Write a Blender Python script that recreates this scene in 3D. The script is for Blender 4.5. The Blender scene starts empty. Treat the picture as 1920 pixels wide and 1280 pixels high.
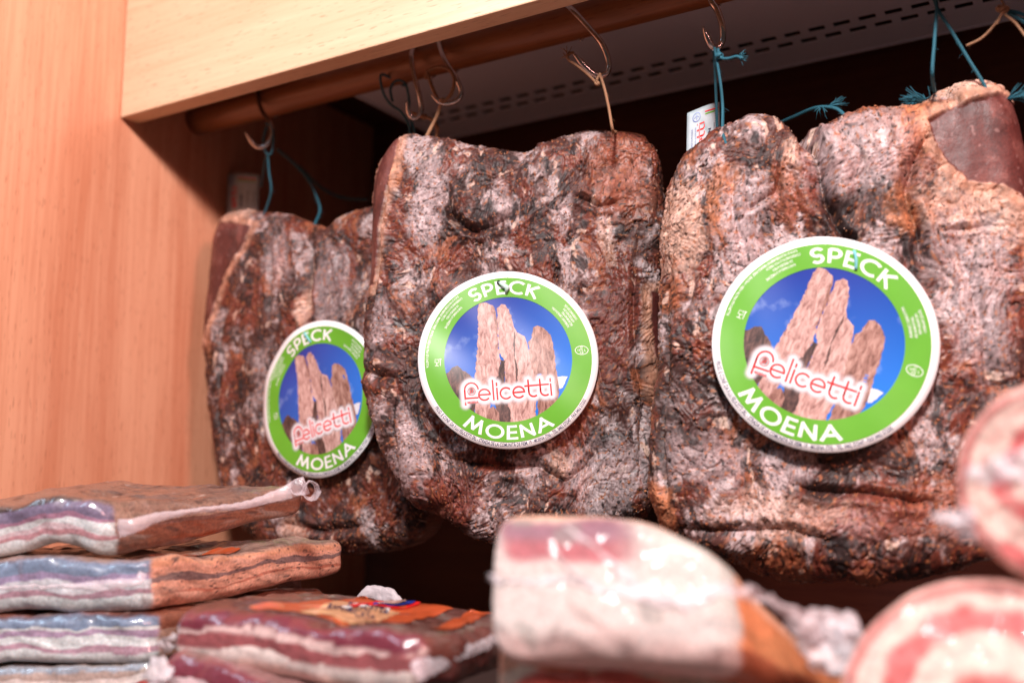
import bpy, bmesh, math, random
import numpy as np
from mathutils import Vector, Matrix

# ------------------------------------------------------------------ camera, world, lights
ZC = 0.185                       # camera height above the shelf
FPX = 1867.0                     # focal length in photo pixels (35 mm on 36 mm wide)
YAW, PITCH = math.radians(31.0), math.radians(7.8)
scene = bpy.context.scene
RIGHT = np.array([math.cos(YAW), math.sin(YAW), 0.0])
FH = np.array([-math.sin(YAW), math.cos(YAW), 0.0])
FWD = FH * math.cos(PITCH) + np.array([0, 0, math.sin(PITCH)])
UP = -FH * math.sin(PITCH) + np.array([0, 0, math.cos(PITCH)])
CAM = np.array([0.0, 0.0, ZC])

cam_data = bpy.data.cameras.new('camera')
cam = bpy.data.objects.new('camera', cam_data)
scene.collection.objects.link(cam)
M = Matrix.Identity(4)
for r in range(3):
    M[r][0], M[r][1], M[r][2], M[r][3] = RIGHT[r], UP[r], -FWD[r], CAM[r]
cam.matrix_world = M
cam_data.sensor_width = 36.0
cam_data.lens = FPX * 36.0 / 1920.0
cam_data.clip_start, cam_data.clip_end = 0.01, 50
cam_data.dof.use_dof = True
cam_data.dof.focus_distance = 0.765
cam_data.dof.aperture_fstop = 2.7
cam_data.dof.aperture_blades = 9
scene.camera = cam

world = bpy.data.worlds.new('World'); scene.world = world; world.use_nodes = True
world.node_tree.nodes['Background'].inputs[0].default_value = (1.0, 0.72, 0.66, 1)
world.node_tree.nodes['Background'].inputs[1].default_value = 0.04

def area(name, loc, target, size, power, color):
    d = bpy.data.lights.new(name, 'AREA'); d.shape = 'DISK'; d.size = size
    d.energy = power; d.color = color
    o = bpy.data.objects.new(name, d); scene.collection.objects.link(o)
    o.location = loc
    o.rotation_euler = (Vector(target) - Vector(loc)).to_track_quat('-Z', 'Y').to_euler()
    return o
area('ceiling_spot', (0.12, -0.32, 1.10), (-0.30, 0.70, 0.30), 0.16, 30.0, (1.0, 0.93, 0.915))
area('pink_counter_lamp', (1.15, -0.20, 1.02), (-0.45, 0.62, 0.22), 0.28, 17.0, (1.0, 0.46, 0.41))
area('cool_window_light', (-0.95, -0.55, 1.20), (-0.42, 0.55, 0.12), 0.45, 6.0, (0.60, 0.80, 1.0))

scene.view_settings.view_transform = 'Standard'
scene.view_settings.look = 'None'
scene.view_settings.exposure = 0.0
scene.view_settings.gamma = 1.0
scene.view_settings.use_curve_mapping = False

# ------------------------------------------------------------------ helpers
col = scene.collection
def ray(px, py):
    return FWD + RIGHT * ((px - 960) / FPX) + UP * ((640 - py) / FPX)
def at_d(px, py, d):                        # point at depth d along the view axis
    return CAM + ray(px, py) * d
def at_y(px, py, y):
    v = ray(px, py); return CAM + v * (y / v[1])
def at_plane(px, py, p, n):
    v = ray(px, py); return CAM + v * (np.dot(p - CAM, n) / np.dot(v, n))

def _hash(ix, iy, iz, seed):
    h = (ix.astype(np.int64) * 374761393 + iy.astype(np.int64) * 668265263
         + iz.astype(np.int64) * 2147483647 + seed * 1274126177) & 0xFFFFFFFF
    h = ((h ^ (h >> 13)) * 1274126177) & 0xFFFFFFFF
    h = ((h ^ (h >> 16)) * 2246822519) & 0xFFFFFFFF
    return (h ^ (h >> 15)) & 0xFFFFFFFF
def perlin(x, y, seed=0):
    xi, yi = np.floor(x), np.floor(y); xf, yf = x - xi, y - yi
    u = xf * xf * xf * (xf * (xf * 6 - 15) + 10); v = yf * yf * yf * (yf * (yf * 6 - 15) + 10)
    def g(dx, dy):
        a = _hash(xi + dx, yi + dy, np.zeros_like(xi), seed) * (2 * math.pi / 4294967296.0)
        return np.cos(a) * (xf - dx) + np.sin(a) * (yf - dy)
    a = g(0, 0); b = g(1, 0); c = g(0, 1); d = g(1, 1)
    return 1.5 * ((a + u * (b - a)) + v * ((c + u * (d - c)) - (a + u * (b - a))))
def fbm(x, y, o=4, seed=0, gain=0.5):
    s = np.zeros_like(x); a = 1.0; t = 0
    for i in range(o):
        s += a * perlin(x, y, seed + i * 17); t += a; a *= gain; x = x * 2.03 + 3.1; y = y * 2.03 - 1.7
    return s / t
def noise3(P, f, seed=0, o=3, gain=0.5):     # cheap 3D-like noise out of three planar ones
    x, y, z = P[:, 0] * f, P[:, 1] * f, P[:, 2] * f
    return (fbm(x + .37 * z, y + .61 * z, o, seed, gain) + fbm(y - .41 * x, z + .29 * x, o, seed + 91, gain)
            + fbm(z + .53 * y, x - .31 * y, o, seed + 173, gain)) / 1.9
def sstep(a, b, x):
    t = np.clip((x - a) / (b - a), 0, 1); return t * t * (3 - 2 * t)
def mix(c, d, m):
    return c * (1 - m[:, None]) + np.asarray(d) * m[:, None]
def catmull(pts, n):
    P = np.array(pts, float); Q = np.vstack([2 * P[0] - P[1], P, 2 * P[-1] - P[-2]])
    out = []
    m = 24
    for i in range(1, len(Q) - 2):
        t = np.linspace(0, 1, m, endpoint=False)[:, None]
        p0, p1, p2, p3 = Q[i - 1], Q[i], Q[i + 1], Q[i + 2]
        out.append(.5 * (2 * p1 + (p2 - p0) * t + (2 * p0 - 5 * p1 + 4 * p2 - p3) * t**2 + (3 * p1 - p0 - 3 * p2 + p3) * t**3))
    C = np.vstack(out + [P[-1:]])
    s = np.r_[0, np.cumsum(np.linalg.norm(np.diff(C, axis=0), axis=1))]
    q = np.linspace(0, s[-1], n)
    return np.stack([np.interp(q, s, C[:, k]) for k in range(C.shape[1])], 1)

def mesh_obj(name, verts, faces, mats=None, parent=None, colors=None, gloss=None, smooth=True, loc=None, mat_idx=None):
    verts = np.asarray(verts, float)
    if loc is not None: verts = verts - np.asarray(loc)
    me = bpy.data.meshes.new(name)
    me.from_pydata(verts.tolist(), [], faces if isinstance(faces, list) else faces.tolist())
    if colors is not None:
        at = me.color_attributes.new('Col', 'FLOAT_COLOR', 'POINT')
        at.data.foreach_set('color', np.hstack([np.clip(colors, 0, 1), np.ones((len(verts), 1))]).astype(np.float32).ravel())
    if gloss is not None:
        at = me.attributes.new('Gloss', 'FLOAT', 'POINT'); at.data.foreach_set('value', np.asarray(gloss, np.float32))
    if mats is not None:
        for m in (mats if isinstance(mats, (list, tuple)) else [mats]): me.materials.append(m)
    if mat_idx is not None: me.polygons.foreach_set('material_index', np.asarray(mat_idx, np.int32))
    me.polygons.foreach_set('use_smooth', np.full(len(me.polygons), smooth))
    me.update()
    o = bpy.data.objects.new(name, me); col.objects.link(o)
    if loc is not None: o.location = Vector(loc)
    if parent is not None:
        o.parent = parent; o.matrix_parent_inverse = parent.matrix_world.inverted()
    return o
def empty(name, loc, label=None, cat=None, group=None):
    o = bpy.data.objects.new(name, None); col.objects.link(o); o.location = Vector(loc)
    o.empty_display_size = .02
    o.matrix_world = Matrix.Translation(Vector(loc))
    return tag(o, label, cat, group)
def tag(o, label=None, cat=None, group=None, kind=None):
    if label: o['label'] = label
    if cat: o['category'] = cat
    if group: o['group'] = group
    if kind: o['kind'] = kind
    return o

def grid_faces(nu, nv, wrap=False, off=0):
    i = np.arange(nu if wrap else nu - 1); j = np.arange(nv - 1)
    I, J = np.meshgrid(i, j, indexing='ij'); I2 = (I + 1) % nu
    return np.stack([I * nv + J, I2 * nv + J, I2 * nv + J + 1, I * nv + J + 1], -1).reshape(-1, 4) + off

class MB:
    """collects geometry for one mesh"""
    def __init__(s): s.v, s.f, s.m, s.c = [], [], [], []
    def add(s, v, f, m=0, c=None):
        o = len(s.v); s.v += [tuple(map(float, p)) for p in v]
        f = f.tolist() if hasattr(f, 'tolist') else f
        s.f += [[int(k) + o for k in q] for q in f]; s.m += [m] * len(f)
        if c is not None: s.c += [tuple(c)] * len(v) if np.ndim(c) == 1 else [tuple(k) for k in c]
        return s
    def box(s, a, b, m=0):
        (x0, y0, z0), (x1, y1, z1) = a, b
        v = [(x0, y0, z0), (x1, y0, z0), (x1, y1, z0), (x0, y1, z0), (x0, y0, z1), (x1, y0, z1), (x1, y1, z1), (x0, y1, z1)]
        return s.add(v, [(0, 3, 2, 1), (4, 5, 6, 7), (0, 1, 5, 4), (1, 2, 6, 5), (2, 3, 7, 6), (3, 0, 4, 7)], m)
    def tube(s, pts, r, k=8, m=0, closed=False, c=None):
        P = np.asarray(pts, float); n = len(P); r = np.broadcast_to(r, n)
        T = np.gradient(P, axis=0)
        if closed: T = np.roll(P, -1, 0) - np.roll(P, 1, 0)
        T /= np.linalg.norm(T, axis=1)[:, None] + 1e-12
        ref = np.array([0.13, 0.97, 0.2]); N = np.zeros_like(P)
        a = ref - T[0] * np.dot(ref, T[0]); N[0] = a / np.linalg.norm(a)
        for i in range(1, n):
            a = N[i - 1] - T[i] * np.dot(N[i - 1], T[i]); N[i] = a / (np.linalg.norm(a) + 1e-12)
        B = np.cross(T, N); ang = np.linspace(0, 2 * math.pi, k, endpoint=False)
        V = P[:, None] + r[:, None, None] * (np.cos(ang)[None, :, None] * N[:, None] + np.sin(ang)[None, :, None] * B[:, None])
        f = []
        for i in range(n if closed else n - 1):
            i2 = (i + 1) % n
            for j in range(k):
                f.append((i * k + j, i * k + (j + 1) % k, i2 * k + (j + 1) % k, i2 * k + j))
        if not closed: f += [tuple(range(k))[::-1], tuple((n - 1) * k + j for j in range(k))]
        return s.add(V.reshape(-1, 3), f, m, c)
    def twine(s, pts, r, n=None, turns=180.0, k=6, m=0, fray=0.06, seed=0):
        """three twisted strands following a path"""
        L = sum(np.linalg.norm(np.subtract(pts[i + 1], pts[i])) for i in range(len(pts) - 1))
        n = n or max(14, int(L / .0011)); P = catmull(pts, n)
        rng = np.random.RandomState(seed)
        T = np.gradient(P, axis=0); T /= np.linalg.norm(T, axis=1)[:, None] + 1e-12
        A = np.cross(T, [0.2, .96, .11]); A /= np.linalg.norm(A, axis=1)[:, None] + 1e-9; B = np.cross(T, A)
        th = np.linspace(0, L * turns * 2 * math.pi, n)
        for q in range(3):
            a = th + q * 2.094
            s.tube(P + r * .52 * (np.cos(a)[:, None] * A + np.sin(a)[:, None] * B), r * .6, k, m)
        for _ in range(int(L / .004)):           # loose fibres
            i = rng.randint(2, n - 2); d = A[i] * rng.randn() + B[i] * rng.randn() + T[i] * rng.randn() * 1.5
            d /= np.linalg.norm(d); l = rng.uniform(.002, .005)
            s.tube([P[i], P[i] + d * l * .5, P[i] + d * l + np.array([0, 0, -l * .3])], r * fray * 1.5, 3, m)
        return s
    def build(s, name, mats, parent=None, smooth=True, loc=None):
        return mesh_obj(name, s.v, s.f, mats, parent, colors=np.array(s.c) if s.c else None, smooth=smooth, mat_idx=s.m, loc=loc)

# ------------------------------------------------------------------ materials
def new_mat(name):
    m = bpy.data.materials.new(name); m.use_nodes = True
    nt = m.node_tree; return m, nt, nt.nodes['Principled BSDF']
def N(nt, t, **kw):
    n = nt.nodes.new(t)
    for k, v in kw.items(): setattr(n, k, v)
    return n
def simple(name, color, rough=.5, metal=0, bump=0, bscale=200, var=0, spec=.5, coat=0):
    m, nt, b = new_mat(name)
    b.inputs['Base Color'].default_value = (*color, 1); b.inputs['Roughness'].default_value = rough
    b.inputs['Metallic'].default_value = metal; b.inputs['Specular IOR Level'].default_value = spec
    b.inputs['Coat Weight'].default_value = coat; b.inputs['Coat Roughness'].default_value = .08
    tc = N(nt, 'ShaderNodeTexCoord'); no = N(nt, 'ShaderNodeTexNoise'); no.inputs['Scale'].default_value = bscale
    no.inputs['Detail'].default_value = 5; nt.links.new(tc.outputs['Object'], no.inputs['Vector'])
    if bump:
        bp = N(nt, 'ShaderNodeBump'); bp.inputs['Strength'].default_value = bump; bp.inputs['Distance'].default_value = .002
        nt.links.new(no.outputs['Fac'], bp.inputs['Height']); nt.links.new(bp.outputs['Normal'], b.inputs['Normal'])
    if var:
        hs = N(nt, 'ShaderNodeMix', data_type='RGBA', blend_type='MULTIPLY'); hs.inputs[0].default_value = 1
        mr = N(nt, 'ShaderNodeMapRange'); mr.inputs[1].default_value = .3; mr.inputs[2].default_value = .7
        mr.inputs[3].default_value = 1 - var; mr.inputs[4].default_value = 1 + var * .3
        nt.links.new(no.outputs['Fac'], mr.inputs[0])
        hs.inputs[6].default_value = (*color, 1); nt.links.new(mr.outputs[0], hs.inputs[7]); nt.links.new(hs.outputs[2], b.inputs['Base Color'])
    return m
def wood(name, c1, c2, axis, rough=.32, scale=1.0):
    """beech laminate, grain along the axis"""
    m, nt, b = new_mat(name)
    tc = N(nt, 'ShaderNodeTexCoord'); mp = N(nt, 'ShaderNodeMapping')
    sc = [26, 26, 26]; sc[axis] = 1.1
    mp.inputs['Scale'].default_value = [k * scale for k in sc]
    nt.links.new(tc.outputs['Object'], mp.inputs[0])
    n1 = N(nt, 'ShaderNodeTexNoise'); n1.inputs['Scale'].default_value = 1.0; n1.inputs['Detail'].default_value = 3; n1.inputs['Distortion'].default_value = .5
    n2 = N(nt, 'ShaderNodeTexNoise'); n2.inputs['Scale'].default_value = 9.0; n2.inputs['Detail'].default_value = 6
    mp2 = N(nt, 'ShaderNodeMapping'); s2 = [700, 700, 700]; s2[axis] = 70; mp2.inputs['Scale'].default_value = s2
    nt.links.new(tc.outputs['Object'], mp2.inputs[0])
    n3 = N(nt, 'ShaderNodeTexNoise'); n3.inputs['Scale'].default_value = 1.0; n3.inputs['Detail'].default_value = 1
    nt.links.new(mp2.outputs[0], n3.inputs['Vector'])
    for n in (n1, n2): nt.links.new(mp.outputs[0], n.inputs['Vector'])
    a1 = N(nt, 'ShaderNodeMath', operation='MULTIPLY_ADD'); a1.inputs[1].default_value = .55
    nt.links.new(n1.outputs['Fac'], a1.inputs[0])
    a0 = N(nt, 'ShaderNodeMath', operation='MULTIPLY'); a0.inputs[1].default_value = .45
    nt.links.new(n2.outputs['Fac'], a0.inputs[0]); nt.links.new(a0.outputs[0], a1.inputs[2])
    cr = N(nt, 'ShaderNodeValToRGB'); cr.color_ramp.elements[0].position = .36; cr.color_ramp.elements[1].position = .64
    cr.color_ramp.elements[0].color = (*c1, 1); cr.color_ramp.elements[1].color = (*c2, 1)
    nt.links.new(a1.outputs[0], cr.inputs[0])
    po = N(nt, 'ShaderNodeValToRGB'); po.color_ramp.elements[0].position = .27; po.color_ramp.elements[1].position = .36
    po.color_ramp.elements[0].color = (.72, .66, .62, 1); po.color_ramp.elements[1].color = (1, 1, 1, 1)
    nt.links.new(n3.outputs['Fac'], po.inputs[0])
    mx = N(nt, 'ShaderNodeMix', data_type='RGBA', blend_type='MULTIPLY'); mx.inputs[0].default_value = 1
    nt.links.new(cr.outputs[0], mx.inputs[6]); nt.links.new(po.outputs[0], mx.inputs[7])
    nt.links.new(mx.outputs[2], b.inputs['Base Color'])
    b.inputs['Roughness'].default_value = rough
    bp = N(nt, 'ShaderNodeBump'); bp.inputs['Strength'].default_value = .08; bp.inputs['Distance'].default_value = .001
    nt.links.new(n3.outputs['Fac'], bp.inputs['Height']); nt.links.new(bp.outputs['Normal'], b.inputs['Normal'])
    return m
def meat_mat(name, coat=0.0, bump=.35, bscale=900, spec=.5, sss=0, cb=.16):
    m, nt, b = new_mat(name)
    ca = N(nt, 'ShaderNodeVertexColor', layer_name='Col'); ga = N(nt, 'ShaderNodeAttribute', attribute_name='Gloss')
    tc = N(nt, 'ShaderNodeTexCoord'); no = N(nt, 'ShaderNodeTexNoise'); no.inputs['Scale'].default_value = bscale; no.inputs['Detail'].default_value = 4
    nt.links.new(tc.outputs['Object'], no.inputs['Vector'])
    mr = N(nt, 'ShaderNodeMapRange'); mr.inputs[1].default_value = .3; mr.inputs[2].default_value = .7
    mr.inputs[3].default_value = .78; mr.inputs[4].default_value = 1.2
    nt.links.new(no.outputs['Fac'], mr.inputs[0])
    mx = N(nt, 'ShaderNodeMix', data_type='RGBA', blend_type='MULTIPLY'); mx.inputs[0].default_value = 1
    nt.links.new(ca.outputs['Color'], mx.inputs[6]); nt.links.new(mr.outputs[0], mx.inputs[7])
    nt.links.new(mx.outputs[2], b.inputs['Base Color'])
    ro = N(nt, 'ShaderNodeMapRange'); ro.inputs[3].default_value = .72; ro.inputs[4].default_value = .26
    nt.links.new(ga.outputs['Fac'], ro.inputs[0]); nt.links.new(ro.outputs[0], b.inputs['Roughness'])
    b.inputs['Specular IOR Level'].default_value = spec
    b.inputs['Coat Weight'].default_value = coat; b.inputs['Coat Roughness'].default_value = .06
    if sss:
        b.inputs['Subsurface Weight'].default_value = sss; b.inputs['Subsurface Scale'].default_value = .004
        b.inputs['Subsurface Radius'].default_value = (1, .4, .3)
    bp = N(nt, 'ShaderNodeBump'); bp.inputs['Strength'].default_value = bump; bp.inputs['Distance'].default_value = .0008
    nt.links.new(no.outputs['Fac'], bp.inputs['Height']); nt.links.new(bp.outputs['Normal'], b.inputs['Normal'])
    if coat:
        n2 = N(nt, 'ShaderNodeTexNoise'); n2.inputs['Scale'].default_value = 110; n2.inputs['Detail'].default_value = 3; n2.inputs['Distortion'].default_value = 1
        nt.links.new(tc.outputs['Object'], n2.inputs['Vector'])
        b2 = N(nt, 'ShaderNodeBump'); b2.inputs['Strength'].default_value = cb; b2.inputs['Distance'].default_value = .003
        nt.links.new(n2.outputs['Fac'], b2.inputs['Height']); nt.links.new(b2.outputs['Normal'], b.inputs['Coat Normal'])
    return m
def film_mat(name, color=(.86, .80, .86), alpha=.55, rough=.18):
    m, nt, b = new_mat(name)
    b.inputs['Base Color'].default_value = (*color, 1); b.inputs['Roughness'].default_value = rough
    b.inputs['Alpha'].default_value = alpha; b.inputs['Specular IOR Level'].default_value = .8
    tc = N(nt, 'ShaderNodeTexCoord'); no = N(nt, 'ShaderNodeTexNoise'); no.inputs['Scale'].default_value = 260; no.inputs['Detail'].default_value = 3
    nt.links.new(tc.outputs['Object'], no.inputs['Vector'])
    bp = N(nt, 'ShaderNodeBump'); bp.inputs['Strength'].default_value = .4; bp.inputs['Distance'].default_value = .002
    nt.links.new(no.outputs['Fac'], bp.inputs['Height']); nt.links.new(bp.outputs['Normal'], b.inputs['Normal'])
    return m

MAT = dict(
    panel=wood('beech laminate tinted by pink light', (.64, .245, .135), (.80, .385, .235), 2),  # pink light and bounce from the meat mixed into the beech colour
    fascia=wood('pale beech laminate', (.68, .45, .275), (.80, .58, .385), 0),
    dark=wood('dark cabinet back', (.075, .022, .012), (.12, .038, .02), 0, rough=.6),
    shelf=simple('dark shelf board', (.05, .03, .026), .5, bump=.1),
    rod=wood('varnished rod', (.20, .075, .03), (.30, .12, .05), 0, rough=.3, scale=1.5),
    plate=simple('white enamel plate', (.76, .80, .92), .45, bump=.03, bscale=900, var=.06),
    void=simple('grille cavity', (.012, .011, .012), .8),
    steel=simple('hook steel', (.78, .74, .72), .22, metal=1, bump=.05, bscale=700, var=.3),
    teal=simple('teal twine', (.014, .125, .175), .6, bump=.3, bscale=2500, var=.35),
    brown=simple('brown twine', (.36, .19, .10), .7, bump=.3, bscale=2500, var=.4),
    paper=simple('label paper', (.90, .90, .91), .30, spec=.5, bump=.02, bscale=60),
    green=simple('label green', (.12, .40, .025), .36, var=.05, bscale=60),
    ink=simple('navy ink', (.02, .02, .07), .4),
    white=simple('white print', (.86, .86, .86), .32),
    red=simple('red print', (.72, .015, .015), .35),
    snow=simple('printed snow', (.72, .74, .80), .35, var=.2, bscale=90),
    mint=simple('pale plastic pin', (.55, .76, .70), .3), aqua=simple('pale aqua twine', (.20, .58, .62), .5),
    film=film_mat('clear film', (.80, .70, .74), .34), film2=film_mat('milky film', (.80, .73, .76), .46, .45),
    meat=meat_mat('smoked speck surface'), wrapped=meat_mat('vacuum packed bacon', coat=.75, bump=.12, bscale=500, sss=.12, cb=.22),
    roll=meat_mat('rolled pancetta', coat=.15, bump=.08, bscale=400, sss=.12, cb=.05), block=meat_mat('packed fat block', coat=.10, bump=.04, bscale=400, sss=.15, cb=.04),
    crumb=meat_mat('spice crumbs', bump=.1),
    tagpaper=simple('tag paper', (.40, .48, .51), .5, var=.15, bscale=120),
    orange=simple('orange wrapper print', (.66, .115, .035), .3, var=.25, bscale=70, coat=.6),
    peach=simple('peach wrapper print', (.80, .42, .22), .3, var=.2, bscale=60, coat=.6),
)
def glow_mat():
    m, nt, b = new_mat('logo halo')
    b.inputs['Base Color'].default_value = (.86, .83, .86, 1); b.inputs['Roughness'].default_value = .3
    ga = N(nt, 'ShaderNodeAttribute', attribute_name='Gloss'); mu = N(nt, 'ShaderNodeMath', operation='MULTIPLY'); mu.inputs[1].default_value = .9
    nt.links.new(ga.outputs['Fac'], mu.inputs[0]); nt.links.new(mu.outputs[0], b.inputs['Alpha'])
    return m
MAT['halo'] = glow_mat()
def sky_print():
    m, nt, b = new_mat('printed sky')
    tc = N(nt, 'ShaderNodeTexCoord'); sp = N(nt, 'ShaderNodeSeparateXYZ'); nt.links.new(tc.outputs['Object'], sp.inputs[0])
    ad = N(nt, 'ShaderNodeMath', operation='SUBTRACT'); nt.links.new(sp.outputs[1], ad.inputs[0])
    ml = N(nt, 'ShaderNodeMath', operation='MULTIPLY'); ml.inputs[1].default_value = .5; nt.links.new(sp.outputs[0], ml.inputs[0]); nt.links.new(ml.outputs[0], ad.inputs[1])
    mr = N(nt, 'ShaderNodeMapRange'); mr.inputs[1].default_value = -.035; mr.inputs[2].default_value = .055; nt.links.new(ad.outputs[0], mr.inputs[0])
    cr = N(nt, 'ShaderNodeValToRGB'); cr.color_ramp.elements[0].color = (.008, .17, .66, 1); cr.color_ramp.elements[1].color = (.016, .04, .30, 1)
    nt.links.new(mr.outputs[0], cr.inputs[0])
    no = N(nt, 'ShaderNodeTexNoise'); no.inputs['Scale'].default_value = 45; no.inputs['Detail'].default_value = 6; nt.links.new(tc.outputs['Object'], no.inputs['Vector'])
    c2 = N(nt, 'ShaderNodeValToRGB'); c2.color_ramp.elements[0].position = .56; c2.color_ramp.elements[1].position = .85
    nt.links.new(no.outputs['Fac'], c2.inputs[0])
    mx = N(nt, 'ShaderNodeMix', data_type='RGBA'); nt.links.new(c2.outputs[0], mx.inputs[0]); nt.links.new(cr.outputs[0], mx.inputs[6]); mx.inputs[7].default_value = (.35, .48, .75, 1)
    nt.links.new(mx.outputs[2], b.inputs['Base Color']); b.inputs['Roughness'].default_value = .3
    return m
def rock_print(name, c1, c2, c3):
    m, nt, b = new_mat(name)
    tc = N(nt, 'ShaderNodeTexCoord'); mp = N(nt, 'ShaderNodeMapping'); mp.inputs['Scale'].default_value = (300, 110, 100)
    nt.links.new(tc.outputs['Object'], mp.inputs[0])
    no = N(nt, 'ShaderNodeTexNoise'); no.inputs['Scale'].default_value = 1; no.inputs['Detail'].default_value = 7; no.inputs['Roughness'].default_value = .7; no.inputs['Distortion'].default_value = .6
    nt.links.new(mp.outputs[0], no.inputs['Vector'])
    cr = N(nt, 'ShaderNodeValToRGB'); e = cr.color_ramp.elements; e[0].position = .36; e[1].position = .64
    e[0].color = (*c1, 1); e[1].color = (*c3, 1); k = e.new(.5); k.color = (*c2, 1)
    nt.links.new(no.outputs['Fac'], cr.inputs[0]); nt.links.new(cr.outputs[0], b.inputs['Base Color']); b.inputs['Roughness'].default_value = .32
    return m
MAT['sky'] = sky_print()
MAT['rock'] = rock_print('printed rock', (.22, .105, .09), (.50, .30, .265), (.70, .49, .44))
MAT['rock2'] = rock_print('printed rock warm', (.15, .065, .05), (.33, .175, .14), (.50, .31, .26))
MAT['rockd'] = rock_print('printed rock dark', (.03, .018, .018), (.09, .05, .045), (.20, .11, .09))

# ------------------------------------------------------------------ the cabinet
XP, YF, ZF = -0.83, 0.6183, ZC + 0.3569
PY, PZ = 0.715, ZC + 0.3846
def struct(mb, name, mats, **k):
    o = mb.build(name, mats, smooth=False, **k); o['kind'] = 'structure'; return o
def bevelled(o, w=.0012):
    b = o.modifiers.new('bevel', 'BEVEL'); b.width = w; b.segments = 2; b.limit_method = 'ANGLE'; return o
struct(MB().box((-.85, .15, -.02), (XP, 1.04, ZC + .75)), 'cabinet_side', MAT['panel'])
bevelled(struct(MB().box((XP + .0012, YF, ZF), (.75, YF + .021, ZC + .66)), 'cabinet_front_board', MAT['fascia']))
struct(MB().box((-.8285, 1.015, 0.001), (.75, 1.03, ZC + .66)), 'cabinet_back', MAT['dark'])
struct(MB().box((-.8285, .12, -.02), (.75, 1.013, .027)), 'shelf', MAT['shelf'])
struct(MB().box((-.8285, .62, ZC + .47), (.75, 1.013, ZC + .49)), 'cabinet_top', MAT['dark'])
# low ledge along the back
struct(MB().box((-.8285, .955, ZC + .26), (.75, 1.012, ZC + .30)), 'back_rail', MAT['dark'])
for x in (-.62, -.47, -.40):
    struct(MB().box((x, .985, .001), (x + .022, 1.012, ZC + .05)), 'back_upright', MAT['plate' if x == -.47 else 'dark'])

# enamel ceiling plate with two rows of real slots
def plate():
    zt, y0, y1, x0, x1 = ZC + .4114, .655, .962, -.676, .60
    rows = [(.890, .9005), (.910, .9205)]
    ys = [y0, rows[0][0], rows[0][1], rows[1][0], rows[1][1], y1]
    per, sl = .0225, .0150
    mb = MB(); xs = sorted(set([x0, x1] + [round(x0 + .01 + k * per + d + o, 5) for k in range(int((x1 - x0 - .04) / per)) for d in (0, sl) for o in (0, per / 2 - .001)]))
    def hole(xm, r):
        k = (xm - x0 - .01 - (per / 2 - .001 if r else 0)) / per
        return k > 0 and (k - math.floor(k)) * per < sl and k < int((x1 - x0 - .04) / per)
    for i in range(len(xs) - 1):
        for j in range(5):
            if j in (1, 3) and hole((xs[i] + xs[i + 1]) / 2, j == 3): continue
            mb.box((xs[i], ys[j], zt), (xs[i + 1], ys[j + 1], zt + .0015))
    bm = bmesh.new(); o = mb.build('tmp', MAT['plate'])
    bm.from_mesh(o.data); bmesh.ops.remove_doubles(bm, verts=bm.verts, dist=1e-6)
    # drop interior faces shared by two cells
    seen = {}
    for f in bm.faces: seen.setdefault(tuple(sorted(v.index for v in f.verts)), []).append(f)
    kill = [f for v in seen.values() if len(v) > 1 for f in v]
    bmesh.ops.delete(bm, geom=kill, context='FACES_ONLY')
    bm.to_mesh(o.data); bm.free(); o.name = 'ceiling_plate'; o.data.name = 'ceiling_plate'
    o.data.polygons.foreach_set('use_smooth', np.zeros(len(o.data.polygons), bool))
    o['kind'] = 'structure'
    v = MB().box((x0, y0, zt + .02), (x1, y1, zt + .024)).build('grille_cavity', MAT['void'], o, smooth=False)
    r = MB().box((x0, y1 + .0005, zt - .001), (x1, y1 + .004, zt + .024)).box((x0 - .004, y0, zt - .0012), (x0 - .0005, y1 + .004, zt + .024)).build('plate_edge', MAT['plate'], o, smooth=False)
plate()

# hanging rod
rod = MB(); xr = np.linspace(-.829, .6, 90); rod.tube(np.stack([xr, np.full(90, PY), np.full(90, PZ)], 1), .0155, 28)
tag(rod.build('hanging_rod', MAT['rod']), 'varnished brown wooden rod running under the board, hooks hang on it', 'rod')

# ------------------------------------------------------------------ smoked speck hams
def poly_sd(x, y, poly):
    """signed distance, negative inside"""
    d = np.full_like(x, 1e9); ins = np.zeros(x.shape, bool); n = len(poly)
    for i in range(n):
        ax, ay = poly[i]; bx, by = poly[(i + 1) % n]
        ex, ey = bx - ax, by - ay; t = np.clip(((x - ax) * ex + (y - ay) * ey) / (ex * ex + ey * ey + 1e-15), 0, 1)
        d = np.minimum(d, np.hypot(x - ax - t * ex, y - ay - t * ey))
        c = ((ay > y) != (by > y)) & (x < (bx - ax) * (y - ay) / (by - ay + 1e-15) + ax); ins ^= c
    return np.where(ins, -d, d)
def line_d(x, y, pts):
    d = np.full_like(x, 1e9); tt = np.zeros_like(x); n = len(pts) - 1
    for i in range(n):
        ax, ay = pts[i]; bx, by = pts[i + 1]; ex, ey = bx - ax, by - ay
        t = np.clip(((x - ax) * ex + (y - ay) * ey) / (ex * ex + ey * ey + 1e-15), 0, 1)
        q = np.hypot(x - ax - t * ex, y - ay - t * ey); m = q < d
        d = np.where(m, q, d); tt = np.where(m, (i + t) / n, tt)
    return d, tt

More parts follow.
